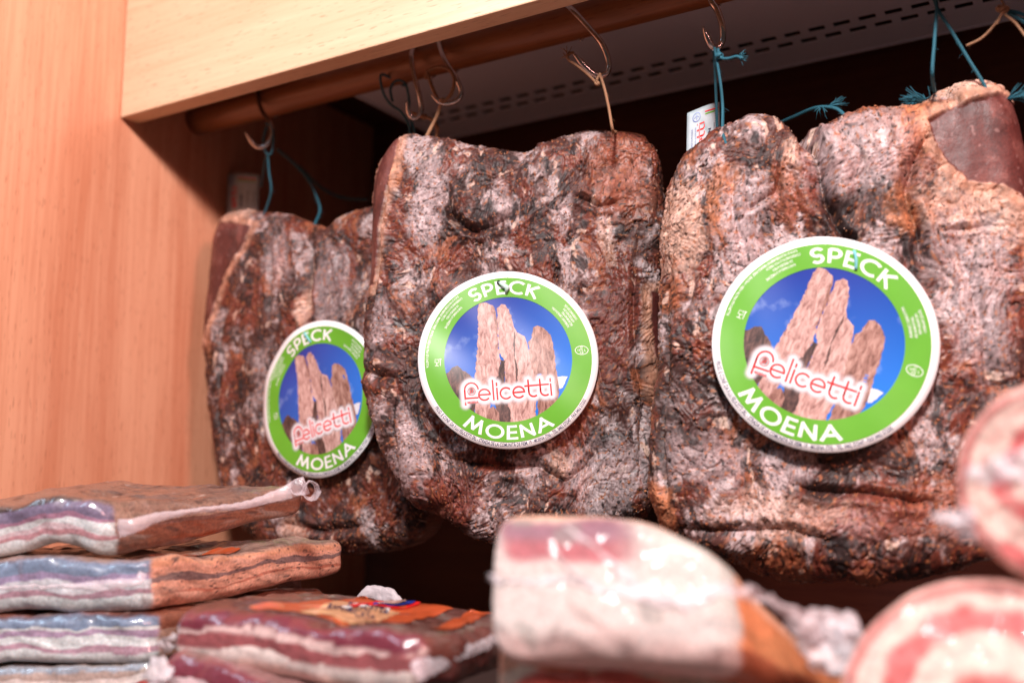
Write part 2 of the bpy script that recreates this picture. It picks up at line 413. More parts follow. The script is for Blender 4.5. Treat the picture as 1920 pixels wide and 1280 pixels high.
class Speck: pass
def speck(px, depth, rot, left, right, top, bottom, label, cat_seed, creases=(), rinds=(), patches=(), T=.030, R=(.026, .020, .022, .026), tone=1.0, warm=0.0, nu=290, nv=410, lumps=()):
    S = Speck(); c = at_d(px[0], px[1], depth); a = math.radians(rot)
    ex = np.array([math.cos(a), math.sin(a), 0]); ez = np.array([0, 0, 1.0]); en = np.array([math.sin(a), -math.cos(a), 0])
    S.c, S.ex, S.ez, S.en, S.T = c, ex, ez, en, T
    def loc(p):
        w = at_plane(p[0], p[1], c, en) - c; return np.array([np.dot(w, ex), w[2]])
    S.loc = loc
    W = nu + 2 * 64; H = nv + 2 * 64
    # parameter with rounded border zones
    def param(n, r0, r1, size):
        b = 64; ph = np.linspace(0, math.pi / 2, b, endpoint=False)
        f0 = r0 / size * (1 - np.cos(ph)); h0 = np.sin(ph)
        f1 = 1 - r1 / size * (1 - np.cos(ph))[::-1]; h1 = np.sin(ph)[::-1]
        m = np.linspace(r0 / size, 1 - r1 / size, n)
        return np.r_[f0, m, f1], np.r_[h0, np.ones(n), h1]
    L, Rr, Tp, Bt = [np.array([loc(p) for p in q]) for q in (left, right, top, bottom)]
    width = np.linalg.norm(Rr.mean(0) - L.mean(0)); height = np.linalg.norm(Tp.mean(0) - Bt.mean(0))
    fu, hu = param(nu, R[0], R[1], width); fv, hv = param(nv, R[2], R[3], height)
    def samp(pts, f):
        C = catmull(pts, 1500); s = np.linspace(0, 1, 1500); return np.stack([np.interp(f, s, C[:, k]) for k in (0, 1)], 1)
    l, r, t, b = samp(L, fv), samp(Rr, fv), samp(Tp, fu), samp(Bt, fu)
    U, V = fu[:, None, None], fv[None, :, None]
    P = (1 - U) * l[None] + U * r[None] + (1 - V) * b[:, None] + V * t[:, None] \
        - ((1 - U) * (1 - V) * b[0] + U * (1 - V) * b[-1] + (1 - U) * V * t[0] + U * V * t[-1])
    HH = (hu[:, None] * hv[None, :]) ** .9
    x, y = P[..., 0].ravel(), P[..., 1].ravel(); z = (T * HH).ravel(); hh = HH.ravel()
    sd = cat_seed
    fx, fy = x, y                                     # flat coordinates for features, unwrapped ones for the grain
    B0 = np.stack([x, y, z], 1).reshape(W, H, 3)
    su = np.cumsum(np.r_[np.zeros((1, H)), np.linalg.norm(np.diff(B0, axis=0), axis=2)], 0); su = su - su[W // 2] + B0[W // 2, :, 0]
    sv = np.cumsum(np.c_[np.zeros(W), np.linalg.norm(np.diff(B0, axis=1), axis=2)], 1); sv = sv - sv[:, H // 2:H // 2 + 1] + B0[:, H // 2:H // 2 + 1, 1]
    x, y = su.ravel(), sv.ravel()
    wx = fbm(x * 22, y * 16, 2, sd + 5) * .013; wy = fbm(x * 20 + 7, y * 18, 2, sd + 9) * .013
    X, Y = x + wx, y + wy
    wx2 = fbm(x * 70, y * 60, 3, sd + 105) * .0028; wy2 = fbm(x * 66 + 7, y * 61, 3, sd + 109) * .0028
    X2, Y2 = X + wx2, Y + wy2
    # ---- masks
    rind = np.zeros_like(x); rim = np.zeros_like(x)
    for poly in rinds:
        q = [loc(p) for p in poly]
        s = poly_sd(fx + wx * .25, fy + wy * .25, q) + .0015 * fbm(x * 160, y * 160, 2, sd + 3)
        rind = np.maximum(rind, sstep(.0008, -.0008, s)); rim = np.maximum(rim, sstep(.007, .001, np.abs(s - .0035)) * (s > -.001))
    # ---- relief
    ridg = 1 - np.abs(fbm(X * 34, Y * 20, 3, sd + 21)) * 2.2
    ridg2 = 1 - np.abs(fbm(X2 * 85, Y2 * 62, 3, sd + 31)) * 2.2
    flow = fbm(X * 11 + wx2 * 8, Y * 7.5, 3, sd + 15, .45); ph = flow * 26 + 1.2 * fbm(X2 * 60, Y2 * 50, 2, sd + 16)
    wr = np.sin(ph * 2 * math.pi); wrm = sstep(-.12, .22, fbm(X * 20, Y * 16, 2, sd + 17))
    d = .0045 * fbm(x * 16, y * 12, 2, sd + 1) + .0023 * ridg + .0004 * ridg2 + .00034 * wr * wrm
    d += .0016 * fbm(X * 42, Y * 34, 3, sd + 43) + .0006 * fbm(X2 * 100, Y2 * 80, 4, sd + 41, .6)
    rough_m = .45 + .75 * sstep(-.15, .25, fbm(X * 34, Y * 26, 3, sd + 55))        # smoother and cruster places
    grit = fbm(x * 430 + wx2 * 200, y * 400, 3, sd + 51, .7)
    d += (.00017 * grit + .00042 * sstep(.25, .5, fbm(x * 300, y * 290, 2, sd + 57))) * rough_m
    ter = fbm(X2 * 44, Y2 * 34, 4, sd + 61) * 2.6; tf = ter - np.floor(ter)          # flaky torn scraps
    d += .0010 * sstep(.0, .10, tf) * sstep(1.0, .45, tf)
    pits = fbm(X2 * 190, Y2 * 170, 2, sd + 71)
    d -= .0011 * sstep(.34, .60, pits)
    ck = np.abs(fbm(X * 30 + wx2 * 90, Y * 22, 4, sd + 77, .55)); ckm = sstep(.02, .25, fbm(X * 24, Y * 20, 2, sd + 78))
    d -= .0024 * sstep(.022, .0, ck) * ckm                                          # drying cracks
    for pts, dep, wid in creases:
        q = [loc(p) for p in pts]; dd, tt = line_d(fx + wx * .35 + wx2 * .5, fy + wy * .35 + wy2 * .5, q)
        en_ = np.clip(np.minimum(tt, 1 - tt) * 6 + .25, 0, 1)
        d -= dep * .68 * en_ * (np.exp(-(dd / wid) ** 2) + .6 * np.exp(-(dd / (wid * .32)) ** 2)) - dep * .35 * en_ * np.exp(-((dd - wid * 2.0) / wid) ** 2)
    for (ppx, ppy), amp, rx, ry in lumps:
        q = loc((ppx, ppy)); d += amp * .75 * np.exp(-((fx - q[0]) / rx) ** 2 - ((fy - q[1]) / ry) ** 2)
    dr = .0035 * fbm(x * 18, y * 15, 3, sd + 1) + .00025 * fbm(x * 160, y * 160, 3, sd + 81) + .0022
    d = d * (1 - rind) + dr * rind
    # displace along the smooth normal
    G = B0
    gu = np.gradient(G, axis=0); gv = np.gradient(G, axis=1); nn = np.cross(gu, gv); nn /= np.linalg.norm(nn, axis=2)[..., None] + 1e-12
    fade = np.clip(hh * 2.5, .25, 1)
    G = G + nn * (d * fade).reshape(W, H, 1)
    S.G = G
    # ---- colour of the crust (smoke, spice, mould bloom)
    n1 = fbm(X * 22, Y * 16, 4, sd + 201, .55); n2 = fbm(X2 * 50, Y2 * 34, 4, sd + 211, .6); n3 = fbm(x * 150 + wx2 * 220, y * 120 + wy2 * 160, 3, sd + 221, .6)
    n4 = fbm(X2 * 30, Y2 * 20, 4, sd + 231, .6) + .05 * wr * wrm; n5 = fbm(X * 26, Y * 21, 3, sd + 241); n6 = fbm(x * 560, y * 530, 2, sd + 251)
    n7 = fbm(X2 * 58, Y2 * 42, 4, sd + 261, .62)
    C = np.tile(np.array([.140, .046, .034]), (len(x), 1)) * (1 + .5 * n2[:, None])
    C = mix(C, (.048, .022, .020), sstep(-.04, .16, n2 + n3 * .3))
    C = mix(C, (.265, .062, .034), sstep(.0, .18, n5 + n3 * .25 + n2 * .2 + warm * .5) * .9)
    C = mix(C, (.42, .140, .062), sstep(.20, .33, n1 + n2 * .3 + n3 * .15 + warm) * .85)
    C = mix(C, (.26, .185, .178), sstep(.04, .17, n4 + n3 * .3 - n5 * .25) * .85)
    C = mix(C, (.50, .425, .43), sstep(.18, .29, n4 + n3 * .4 - n5 * .15) * .85)
    C = mix(C, (.026, .013, .014), sstep(.16, .24, n7 + n3 * .15) * .85)
    C = mix(C, (.70, .52, .42), sstep(.36, .45, fbm(X2 * 95, Y2 * 60, 3, sd + 271) + n3 * .12) * .8)
    C = mix(C, (.020, .011, .011), sstep(.030, .006, ck) * ckm * .7)          # darker along the cracks
    for kind, (ppx, ppy), rx, ry, st in patches:
        q = loc((ppx, ppy)); e = np.sqrt(((fx + wx + wx2 - q[0]) / rx) ** 2 + ((fy + wy + wy2 - q[1]) / ry) ** 2) + n3 * .55 + n2 * .45
        m = sstep(1.05, .66, e) * st * .98
        cc = dict(rust=(.36, .115, .060), pale=(.50, .42, .43), cream=(.66, .45, .35), dark=(.045, .024, .022), red=(.24, .055, .035), orange=(.60, .24, .11))[kind]
        C = mix(C, np.array(cc)[None] * (1 + .7 * n3[:, None] + .4 * n2[:, None]), m)
    C = C * (1 + .50 * n6[:, None] + .30 * fbm(x * 260, y * 240, 2, sd + 253)[:, None])
    C = mix(C, (.46, .17, .065), sstep(.46, .54, fbm(X * 330, Y * 330, 1, sd + 281)) * .75)     # ground paprika
    C = mix(C, (.012, .009, .009), sstep(.47, .55, fbm(X * 390 + 5, Y * 390, 1, sd + 291)) * .8)   # pepper
    C = mix(C, np.array([.60, .33, .22])[None] * (1 + .8 * n3[:, None]), rim * .8)
    rc = np.array([.165, .034, .028])[None] * (1 + .35 * n1[:, None] + .25 * n2[:, None])
    rc = mix(rc, (.32, .13, .11), sstep(.05, .35, n2 + n1 * .5) * .5); rc = mix(rc, (.07, .014, .014), sstep(.1, .4, n5 + n3 * .4) * .6); rc = mix(rc, (.48, .30, .28), sstep(.35, .5, n3) * .5); rc = rc * (1 + .4 * n6[:, None])
    C = C * (1 - rind[:, None]) + rc * rind[:, None]
    # fat and rind showing along the cut sides
    edge = sstep(.50, .22, hh + n2 * .14) * (1 - rind)
    C = mix(C, np.array([.45, .20, .125])[None] * (1 + .7 * n3[:, None]), edge * .75)
    lum = C.mean(1, keepdims=True); C = (C * .92 + np.array([.165, .098, .086]) * .08) * (np.clip(lum, .01, 1) / .15) ** .26 * tone * np.array([1.04, .95, .93])      # deeper smoke, clearer bloom
    gl = np.clip(rind * (.50 + .5 * n2) + (.30 * sstep(-.1, .3, n5) + .25 * n3 + .30) * (1 - rind), 0, 1)
    # ---- world verts, closed at the back
    def world_pts(g): return c + g[..., 0:1] * ex + g[..., 2:3] * en + g[..., 1:2] * ez
    Vw = world_pts(G.reshape(-1, 3)); F = grid_faces(W, H)
    idx = np.arange(W * H).reshape(W, H)
    loop = np.r_[idx[:, 0], idx[-1, 1:], idx[-2::-1, -1], idx[0, -2:0:-1]]
    lp = G.reshape(-1, 3)[loop]; cen = np.array([lp[:, 0].mean(), lp[:, 1].mean(), 0]); n = len(loop)
    rings = []
    for k, (sc, dz) in enumerate(((1.0, -.35), (.985, -.7), (.95, -.9), (.85, -1.0), (.5, -1.05))):
        q = cen + (lp - cen) * sc; q[:, 2] = lp[:, 2] * (1 - min(1, k)) + dz * T * .95
        rings.append(q)
    extra = np.vstack(rings + [cen[None] + [0, 0, -T]]); base = W * H
    allv = np.vstack([Vw, world_pts(extra)])
    ids = [loop] + [base + np.arange(n) + k * n for k in range(5)]
    f2 = []
    for k in range(5):
        A, B = ids[k], ids[k + 1]; f2.append(np.stack([A, B, np.roll(B, -1), np.roll(A, -1)], 1))
    F = np.vstack([F] + f2).tolist(); ctr = len(allv) - 1
    F += [[ids[5][i], ctr, ids[5][(i + 1) % n]] for i in range(n)]
    ce = np.vstack([np.tile(C[loop] * .6 + np.array([.25, .08, .055]) * .4, (5, 1)), [[.2, .06, .04]]]); ge = np.full(len(ce), .4)
    S.obj = empty('speck_ham', c + np.array([0, 0, float(G[..., 1].min())]), label, 'ham', 'hams hanging in a row from the rod')
    mesh_obj('meat', allv, F, MAT['meat'], S.obj, colors=np.vstack([C, ce]), gloss=np.r_[gl, ge], loc=c)
    # spice crumbs sitting on the crust
    rng = np.random.RandomState(sd); mb = MB()
    keep = (rind < .1) & (hh > .3) & (fbm(x * 40, y * 30, 3, sd + 301) > -.12)
    cand = rng.choice(np.flatnonzero(keep), 2800, replace=False); nw = nn.reshape(-1, 3); Gf = G.reshape(-1, 3)
    octa = np.array([(1, 0, 0), (-1, 0, 0), (0, 1, 0), (0, -1, 0), (0, 0, 1), (0, 0, -1)], float)
    of = [(0, 2, 4), (2, 1, 4), (1, 3, 4), (3, 0, 4), (2, 0, 5), (1, 2, 5), (3, 1, 5), (0, 3, 5)]
    pal = np.array([(.42, .15, .06), (.36, .12, .055), (.20, .085, .05), (.07, .04, .035), (.52, .33, .25), (.28, .09, .05)])
    for i in cand:
        rr = rng.uniform(.0003, .0007) * (1.6 if rng.rand() < .12 else 1); q = octa * (rr * rng.uniform(.6, 1.3, 3)) + rng.randn(6, 3) * rr * .25
        al = rng.rand() * 6.28; q = q @ np.array([[math.cos(al), -math.sin(al), 0], [math.sin(al), math.cos(al), 0], [0, 0, 1]])
        q = q + Gf[i] + nw[i] * rr * .3
        mb.add(world_pts(q), of, 0, pal[rng.choice(6, p=[.3, .2, .2, .12, .08, .1])])
    o = mb.build('spice_crumbs', MAT['crumb'], S.obj, smooth=False, loc=c); o['kind'] = 'stuff'
    def front(p, off=0):            # world point on the crust under photo pixel p
        q = loc(p); k = np.argmin((G[..., 0] - q[0]) ** 2 + (G[..., 1] - q[1]) ** 2); g = G.reshape(-1, 3)[k]
        return world_pts((g + [0, 0, off])[None])[0]
    S.front = front; S.world = world_pts
    return S

S2 = speck((965, 645), .845, 26,
    left=[(768, 925), (738, 865), (702, 770), (688, 690), (690, 620), (699, 520), (705, 420), (712, 350), (726, 305), (742, 277)],
    right=[(1212, 968), (1226, 900), (1222, 800), (1231, 700), (1239, 560), (1243, 450), (1240, 345), (1222, 277)],
    top=[(742, 277), (772, 262), (808, 272), (860, 276), (920, 287), (985, 297), (1030, 285), (1080, 270), (1140, 263), (1190, 262), (1222, 277)],
    bottom=[(768, 925), (800, 952), (850, 968), (890, 1002), (940, 1020), (1000, 1030), (1070, 1018), (1130, 992), (1180, 978), (1212, 968)],
    label='dark crusted smoked ham hanging in the middle between the two others', cat_seed=1000,
    creases=[([(842, 360), (862, 425), (885, 452), (905, 455), (930, 440), (962, 425)], .0065, .0035), ([(985, 300), (972, 350), (965, 410), (950, 470)], .004, .008),
             ([(1085, 392), (1125, 412), (1160, 402)], .004, .0025), ([(762, 740), (748, 800), (752, 850), (768, 920)], .004, .006),
             ([(850, 862), (930, 872), (1010, 880), (1060, 905), (1100, 870), (1120, 840)], .006, .004), ([(1200, 470), (1182, 560), (1190, 660), (1205, 760), (1190, 900)], .004, .003),
             ([(735, 300), (742, 380), (728, 480), (712, 600), (705, 700)], .004, .0025), ([(800, 955), (870, 930), (900, 990)], .003, .006),
             ([(1095, 370), (1105, 330), (1125, 300)], .002, .002), ([(690, 700), (760, 720), (790, 800)], .004, .004)],
    rinds=[[(716, 345), (742, 280), (758, 278), (752, 320), (738, 380), (726, 470), (712, 545), (700, 545), (704, 420)],
           [(1216, 560), (1235, 560), (1236, 740), (1222, 740)]],
    patches=[('pale', (818, 400), .018, .045, .9), ('pale', (945, 395), .008, .022, .7), ('pale', (958, 478), .007, .014, .9), ('rust', (1160, 360), .028, .040, .85), ('red', (1150, 600), .026, .060, .85), ('pale', (1075, 430), .008, .02, .8),
             ('orange', (745, 340), .008, .03, .7), ('cream', (1145, 470), .008, .022, .6), ('red', (850, 925), .05, .020, .8), ('pale', (775, 850), .02, .04, .8), ('cream', (1045, 880), .014, .012, .7), ('pale', (1130, 890), .04, .03, .7), ('pale', (735, 620), .012, .03, .6), ('dark', (900, 460), .03, .02, .6)],
    lumps=[((870, 380), .006, .022, .03), ((1090, 340), .006, .03, .04), ((800, 880), .006, .025, .03), ((1100, 930), .006, .05, .025)], R=(.036, .016, .022, .028), T=.034, tone=.62)
S3 = speck((1580, 645), .715, 17,
    left=[(1229, 960), (1224, 900), (1232, 800), (1240, 700), (1249, 560), (1247, 450), (1253, 375), (1285, 306)],
    right=[(1850, 1046), (1905, 985), (1935, 850), (1942, 700), (1940, 560), (1930, 420), (1912, 300), (1884, 186)],
    top=[(1285, 306), (1340, 264), (1395, 248), (1437, 246), (1470, 262), (1500, 272), (1530, 262), (1560, 248), (1600, 225), (1650, 217), (1707, 208), (1752, 194), (1800, 175), (1850, 170), (1884, 186)],
    bottom=[(1229, 960), (1250, 992), (1310, 1022), (1400, 1058), (1480, 1077), (1557, 1083), (1640, 1080), (1707, 1071), (1790, 1056), (1850, 1046)],
    label='pale and orange marbled smoked ham hanging nearest, at the right', cat_seed=2000,
    creases=[([(1485, 265), (1520, 300), (1538, 350), (1545, 400), (1570, 440)], .011, .0055), ([(1545, 380), (1552, 425), (1575, 460), (1610, 490)], .006, .003),
             ([(1725, 285), (1700, 340), (1690, 380), (1702, 440), (1715, 520)], .007, .004), ([(1395, 350), (1410, 420), (1455, 390), (1470, 340)], .004, .003),
             ([(1280, 990), (1380, 992), (1460, 985), (1560, 1010)], .005, .004), ([(1490, 905), (1560, 918), (1640, 930), (1730, 938)], .006, .003),
             ([(1745, 460), (1790, 452), (1830, 445)], .003, .002), ([(1262, 500), (1258, 700), (1250, 850), (1262, 960)], .004, .003), ([(1375, 330), (1380, 420), (1400, 480)], .003, .004),
             ([(1780, 500), (1820, 620), (1830, 740)], .004, .005)],
    rinds=[[(1722, 264), (1765, 244), (1810, 228), (1855, 214), (1894, 210), (1915, 300), (1932, 430), (1938, 560), (1920, 560), (1905, 400), (1862, 376), (1800, 370), (1765, 342), (1735, 300)]],
    patches=[('cream', (1275, 430), .022, .045, .8), ('orange', (1360, 400), .014, .03, .7), ('cream', (1490, 330), .012, .022, .8), ('rust', (1480, 380), .02, .03, .7), ('pale', (1405, 440), .02, .04, .8), ('orange', (1690, 260), .016, .02, .8), ('cream', (1790, 200), .05, .012, .95),
             ('pale', (1620, 320), .045, .035, .7), ('rust', (1700, 330), .016, .04, .7), ('cream', (1810, 420), .04, .03, .7), ('orange', (1690, 430), .010, .02, .9), ('cream', (1840, 380), .02, .015, .8), ('pale', (1800, 560), .03, .06, .7), ('rust', (1720, 950), .05, .025, .8), ('red', (1600, 960), .05, .02, .7),
             ('cream', (1470, 960), .05, .02, .5), ('dark', (1560, 860), .05, .022, .75), ('dark', (1290, 800), .02, .06, .6), ('pale', (1480, 875), .02, .012, .7), ('pale', (1330, 860), .03, .02, .6), ('orange', (1245, 960), .012, .03, .8), ('dark', (1620, 420), .03, .02, .5)],
    lumps=[((1410, 320), .010, .035, .045), ((1630, 330), .008, .035, .04), ((1830, 290), .006, .03, .04), ((1560, 1000), .008, .09, .03)], R=(.030, .026, .030, .030), T=.036, tone=.69, warm=.07)
S1 = speck((610, 715), .962, 2,
    left=[(468, 985), (440, 920), (422, 800), (410, 720), (401, 640), (411, 560), (417, 480), (426, 420)],
    right=[(818, 960), (808, 880), (800, 700), (798, 560), (785, 430)],
    top=[(426, 420), (450, 406), (500, 402), (560, 410), (597, 424), (622, 436), (652, 416), (690, 398), (735, 400), (785, 430)],
    bottom=[(468, 985), (520, 1015), (568, 1029), (640, 1032), (715, 1034), (770, 1022), (800, 1000), (818, 960)],
    label='smoked ham hanging farthest back beside the wooden side panel', cat_seed=3000,
    creases=[([(600, 430), (618, 480), (614, 540), (612, 600)], .008, .006), ([(540, 460), (550, 520), (545, 600)], .003, .003), ([(560, 985), (640, 990), (720, 985)], .005, .004), ([(470, 560), (455, 640), (450, 760), (470, 880)], .003, .004)],
    rinds=[[(428, 424), (460, 428), (512, 436), (498, 470), (462, 530), (436, 600), (412, 650), (404, 620), (412, 560), (418, 480)]],
    patches=[('orange', (430, 610), .012, .03, .7), ('pale', (560, 500), .02, .03, .6), ('cream', (612, 575), .006, .03, .8), ('pale', (660, 560), .03, .05, .5), ('cream', (590, 1000), .02, .012, .7), ('cream', (470, 412), .03, .008, .7), ('dark', (560, 700), .05, .05, .3)],
    R=(.030, .02, .024, .028), T=.030, tone=.64, nu=190, nv=280)

# ------------------------------------------------------------------ round printed labels
_txt = {}
def text_mesh(s, bold=0.0, space=1.0, xs=1.0, res=3):
    """verts (x, y) and faces of a line of lettering, cap height about 0.73, starting at x = 0"""
    key = (s, bold, space, res)
    if key not in _txt:
        cu = bpy.data.curves.new('lettering', 'FONT'); cu.body = s; cu.resolution_u = res; cu.offset = bold; cu.space_character = space
        cu.fill_mode = 'FRONT'
        o = bpy.data.objects.new('lettering', cu); col.objects.link(o)
        dg = bpy.context.evaluated_depsgraph_get(); me = bpy.data.meshes.new_from_object(o.evaluated_get(dg))
        v = np.array([p.co[:2] for p in me.vertices]); f = [list(p.vertices) for p in me.polygons]
        v[:, 0] -= v[:, 0].min(); bpy.data.meshes.remove(me); bpy.data.objects.remove(o); bpy.data.curves.remove(cu)
        _txt[key] = (v, f)
    v, f = _txt[key]; v = v.copy(); v[:, 0] *= xs
    return v, f
def straight(s, size, x, y, ang=0, bold=0, xs=1.0, center=True, space=1.0):
    v, f = text_mesh(s, bold, space, xs); v = v * size
    if center: v[:, 0] -= v[:, 0].max() / 2
    a = math.radians(ang); R_ = np.array([[math.cos(a), math.sin(a)], [-math.sin(a), math.cos(a)]])
    return v @ R_ + [x, y], f
def arc_text(s, size, r, mid, inward=False, span=None, bold=0, xs=1.0, space=1.0, res=3):
    """lettering bent round the centre; mid = clock angle in degrees (0 top, clockwise). inward: tops point to the centre"""
    v, f = text_mesh(s, bold, space, 1.0, res); v = v * [size * xs, size]
    w = v[:, 0].max()
    k = math.radians(span) * r / w if span else 1.0
    a = (v[:, 0] - w / 2) * k / r
    if inward:
        rr = r - v[:, 1]; th = math.radians(mid) - a
    else:
        rr = r + v[:, 1]; th = math.radians(mid) + a
    return np.stack([rr * np.sin(th), rr * np.cos(th)], 1), f
def ribbon(pts, w, closed=False):
    P = np.array(pts, float); T = np.roll(P, -1, 0) - np.roll(P, 1, 0) if closed else np.gradient(P, axis=0)
    T /= np.linalg.norm(T, axis=1)[:, None] + 1e-12; Nn = np.stack([-T[:, 1], T[:, 0]], 1) * w / 2
    n = len(P); v = np.vstack([P + Nn, P - Nn]); f = []
    for i in range(n if closed else n - 1):
        j = (i + 1) % n; f.append([n + i, n + j, j, i])
    return v, f
def arc(cx, cy, r, a0, a1, n=18, ry=None):
    t = np.radians(np.linspace(a0, a1, n)); return np.stack([cx + r * np.cos(t), cy + (ry or r) * np.sin(t)], 1)
def block_letters(word, cap, r, mid, span, inward=False, wd=.19):
    """geometric bold capitals set round the centre, as flat strips"""
    G_ = dict(S=(.56, [np.vstack([arc(.28, .73, .27, 35, 270, 14), arc(.28, .27, .27, 90, -145, 14)[1:]])]), P=(.52, [[(0, 0), (0, 1)], np.vstack([[(0, 1), (.24, 1)], arc(.24, .71, .29, 90, -90, 12), [(0, .42)]])]),
        E=(.50, [[(0, 0), (0, 1)], [(0, 1), (.48, 1)], [(0, .5), (.44, .5)], [(0, 0), (.48, 0)]]), C=(.80, [arc(.5, .5, .5, 48, 312, 22)]), K=(.62, [[(0, 0), (0, 1)], [(.56, 1), (.06, .46)], [(.14, .56), (.60, 0)]]),
        M=(1.0, [[(0, 0), (.16, 1)], [(.16, 1), (.5, .12)], [(.5, .12), (.84, 1)], [(.84, 1), (1.0, 0)]]), O=(1.0, [arc(.5, .5, .5, 0, 359.9, 32)]), N=(.70, [[(0, 0), (0, 1)], [(0, 1), (.70, 0)], [(.70, 0), (.70, 1)]]), A=(.86, [[(0, 0), (.43, 1)], [(.43, 1), (.86, 0)], [(.18, .32), (.68, .32)]]))
    out = []; ws = [G_[c][0] for c in word]; gap = .34; tot = sum(ws) + gap * (len(word) - 1); x = -tot / 2
    for c in word:
        for q in G_[c][1]:
            q = np.asarray(q, float)
            if len(q) == 2:
                d = (q[1] - q[0]) / np.linalg.norm(q[1] - q[0]); e = wd * .5 if abs(d[0]) > .98 else wd * .42
                q = np.array([q[0] - d * e * (.2 if abs(d[0]) < .02 else 1), q[1] + d * e * (.2 if abs(d[0]) < .02 else 1)])
                q = q[0] + (q[1] - q[0]) * np.linspace(0, 1, 5)[:, None]
            v, f = ribbon(q, wd); v = v.copy(); v[:, 0] += x; a = v[:, 0] / tot * math.radians(span); rr = (r - v[:, 1] * cap) if inward else (r + v[:, 1] * cap)
            th = math.radians(mid) - a if inward else math.radians(mid) + a
            out.append((np.stack([rr * np.sin(th), rr * np.cos(th)], 1), f, 0))
        x += G_[c][0] + gap
    return out
def logo_strokes():
    """monoline lettering of the maker's mark; x-height 1, baseline 0"""
    st = []; x = 0.0
    st.append(np.vstack([[(0, -.28), (0, 1.0)], arc(.60, 1.0, .60, 180, 8, 20, .66)])); st.append(np.array([(.0, .26), (1.10, .26)]))
    def e(x): return [arc(x + .5, .5, .5, -48, -360 + 0, 26)[::1], np.array([(x + .02, .5), (x + 1.0, .5)])]
    def l(x): return [np.array([(x, 0), (x, 1.75)])]
    def i(x): return [np.array([(x, 0), (x, 1.0)]), np.array([(x, 1.28), (x, 1.48)])]
    def c(x): return [arc(x + .5, .5, .5, 48, 312, 26)]
    def t(x): return [np.vstack([[(x, 1.5), (x, .42)], arc(x + .42, .42, .42, 180, 300, 12)]), np.array([(x - .30, 1.0), (x + .72, 1.0)])]
    for fn, pos in ((e, 1.22), (l, 2.52), (i, 2.86), (c, 3.14), (e, 4.28), (t, 5.68), (t, 6.72), (i, 7.66)): st += fn(pos)
    return st
def round_label(px, S, rot_in, label, off, R=.0735, tilt=0, turn=0, tie='clip'):
    c = at_plane(px[0], px[1], S.c + S.en * off, S.en)
    a = math.atan2(S.ex[1], S.ex[0]) + math.radians(turn)
    ex = Vector((math.cos(a), math.sin(a), 0)); ez = Vector((0, 0, 1)); en = ex.cross(ez)
    m = Matrix.Identity(4)
    for r in range(3): m[r][0], m[r][1], m[r][2] = ex[r], ez[r], en[r]
    mw = Matrix.Translation(Vector(c)) @ m @ Matrix.Rotation(math.radians(tilt), 4, 'X') @ Matrix.Rotation(math.radians(rot_in), 4, 'Z')
    root = bpy.data.objects.new('round_label', None); col.objects.link(root); root.empty_display_size = .02; root.matrix_world = mw
    tag(root, label, 'label', 'round paper labels pinned to the hams')
    def warp(v, h):          # the card is not quite flat
        x, y = v[:, 0] * R, v[:, 1] * R
        z = h - .0006 * (x / R) ** 2 + .0007 * np.sin(x * 55 + px[0]) + .0010 * np.sin(y * 45 + px[0] * .3) + .0006 * np.sin((x + y) * 90 + px[0] * .7)
        return np.stack([x, y, z], 1)
    def part(name, pieces, mats, h, parent=None, thick=0):
        mb = MB()
        for v, f, mi in pieces: mb.add(warp(np.asarray(v, float), h), f, mi)
        me = bpy.data.meshes.new(name); me.from_pydata(mb.v, [], mb.f)
        for q in mats: me.materials.append(q)
        me.polygons.foreach_set('material_index', np.array(mb.m, np.int32)); me.update()
        bm = bmesh.new(); bm.from_mesh(me)
        for f in bm.faces:
            if f.normal.z < 0: f.normal_flip()
        bm.to_mesh(me); bm.free()
        me.polygons.foreach_set('use_smooth', np.ones(len(me.polygons), bool))
        o = bpy.data.objects.new(name, me); col.objects.link(o); o.parent = parent or root
        if thick:
            k = o.modifiers.new('card', 'SOLIDIFY'); k.thickness = thick; k.offset = -1
        return o
    def disc(r0, r1, n=128, k=10):
        rr = np.linspace(r0, r1, k); t = np.linspace(0, 2 * math.pi, n, endpoint=False)
        v = np.stack([np.outer(np.cos(t), rr).ravel(), np.outer(np.sin(t), rr).ravel()], 1)
        return v, grid_faces(n, k, wrap=True).tolist()
    part('card', [(*disc(.0005, 1.0, k=14), 0)], [MAT['paper']], 0, thick=.00022)
    # printed mountain picture
    K = 586.0
    def P(pts): return [((x - 625) / K, (628 - y) / K) for x, y in pts]
    def polyg(pts, mi):
        v = np.array(pts); bm = bmesh.new(); f = bm.faces.new([bm.verts.new((*p, 0)) for p in v])
        r = bmesh.ops.triangulate(bm, faces=[f]); bmesh.ops.subdivide_edges(bm, edges=bm.edges[:], cuts=1)
        bmesh.ops.triangulate(bm, faces=bm.faces[:])
        bm.verts.index_update(); out = (np.array([q.co[:2] for q in bm.verts]), [[w.index for w in f.verts] for f in bm.faces], mi); bm.free(); return out
    rngj = random.Random(7)
    def rough(pts, amp=5):
        o = []
        for i in range(len(pts)):
            a_, b_ = pts[i], pts[(i + 1) % len(pts)]; n = max(1, int(math.hypot(b_[0] - a_[0], b_[1] - a_[1]) / 16))
            for k in range(n):
                t = k / n; o.append((a_[0] + (b_[0] - a_[0]) * t + rngj.uniform(-amp, amp), a_[1] + (b_[1] - a_[1]) * t + rngj.uniform(-amp, amp)))
        return o
    pic = part('printed_sky', [(*disc(.0005, .73, k=10), 0)], [MAT['sky']], .00008)
    t1 = [(440, 252), (470, 250), (525, 268), (532, 300), (552, 400), (558, 540), (575, 640), (560, 760), (520, 800), (500, 1060), (412, 1030), (408, 760), (425, 560), (430, 400), (425, 300)]
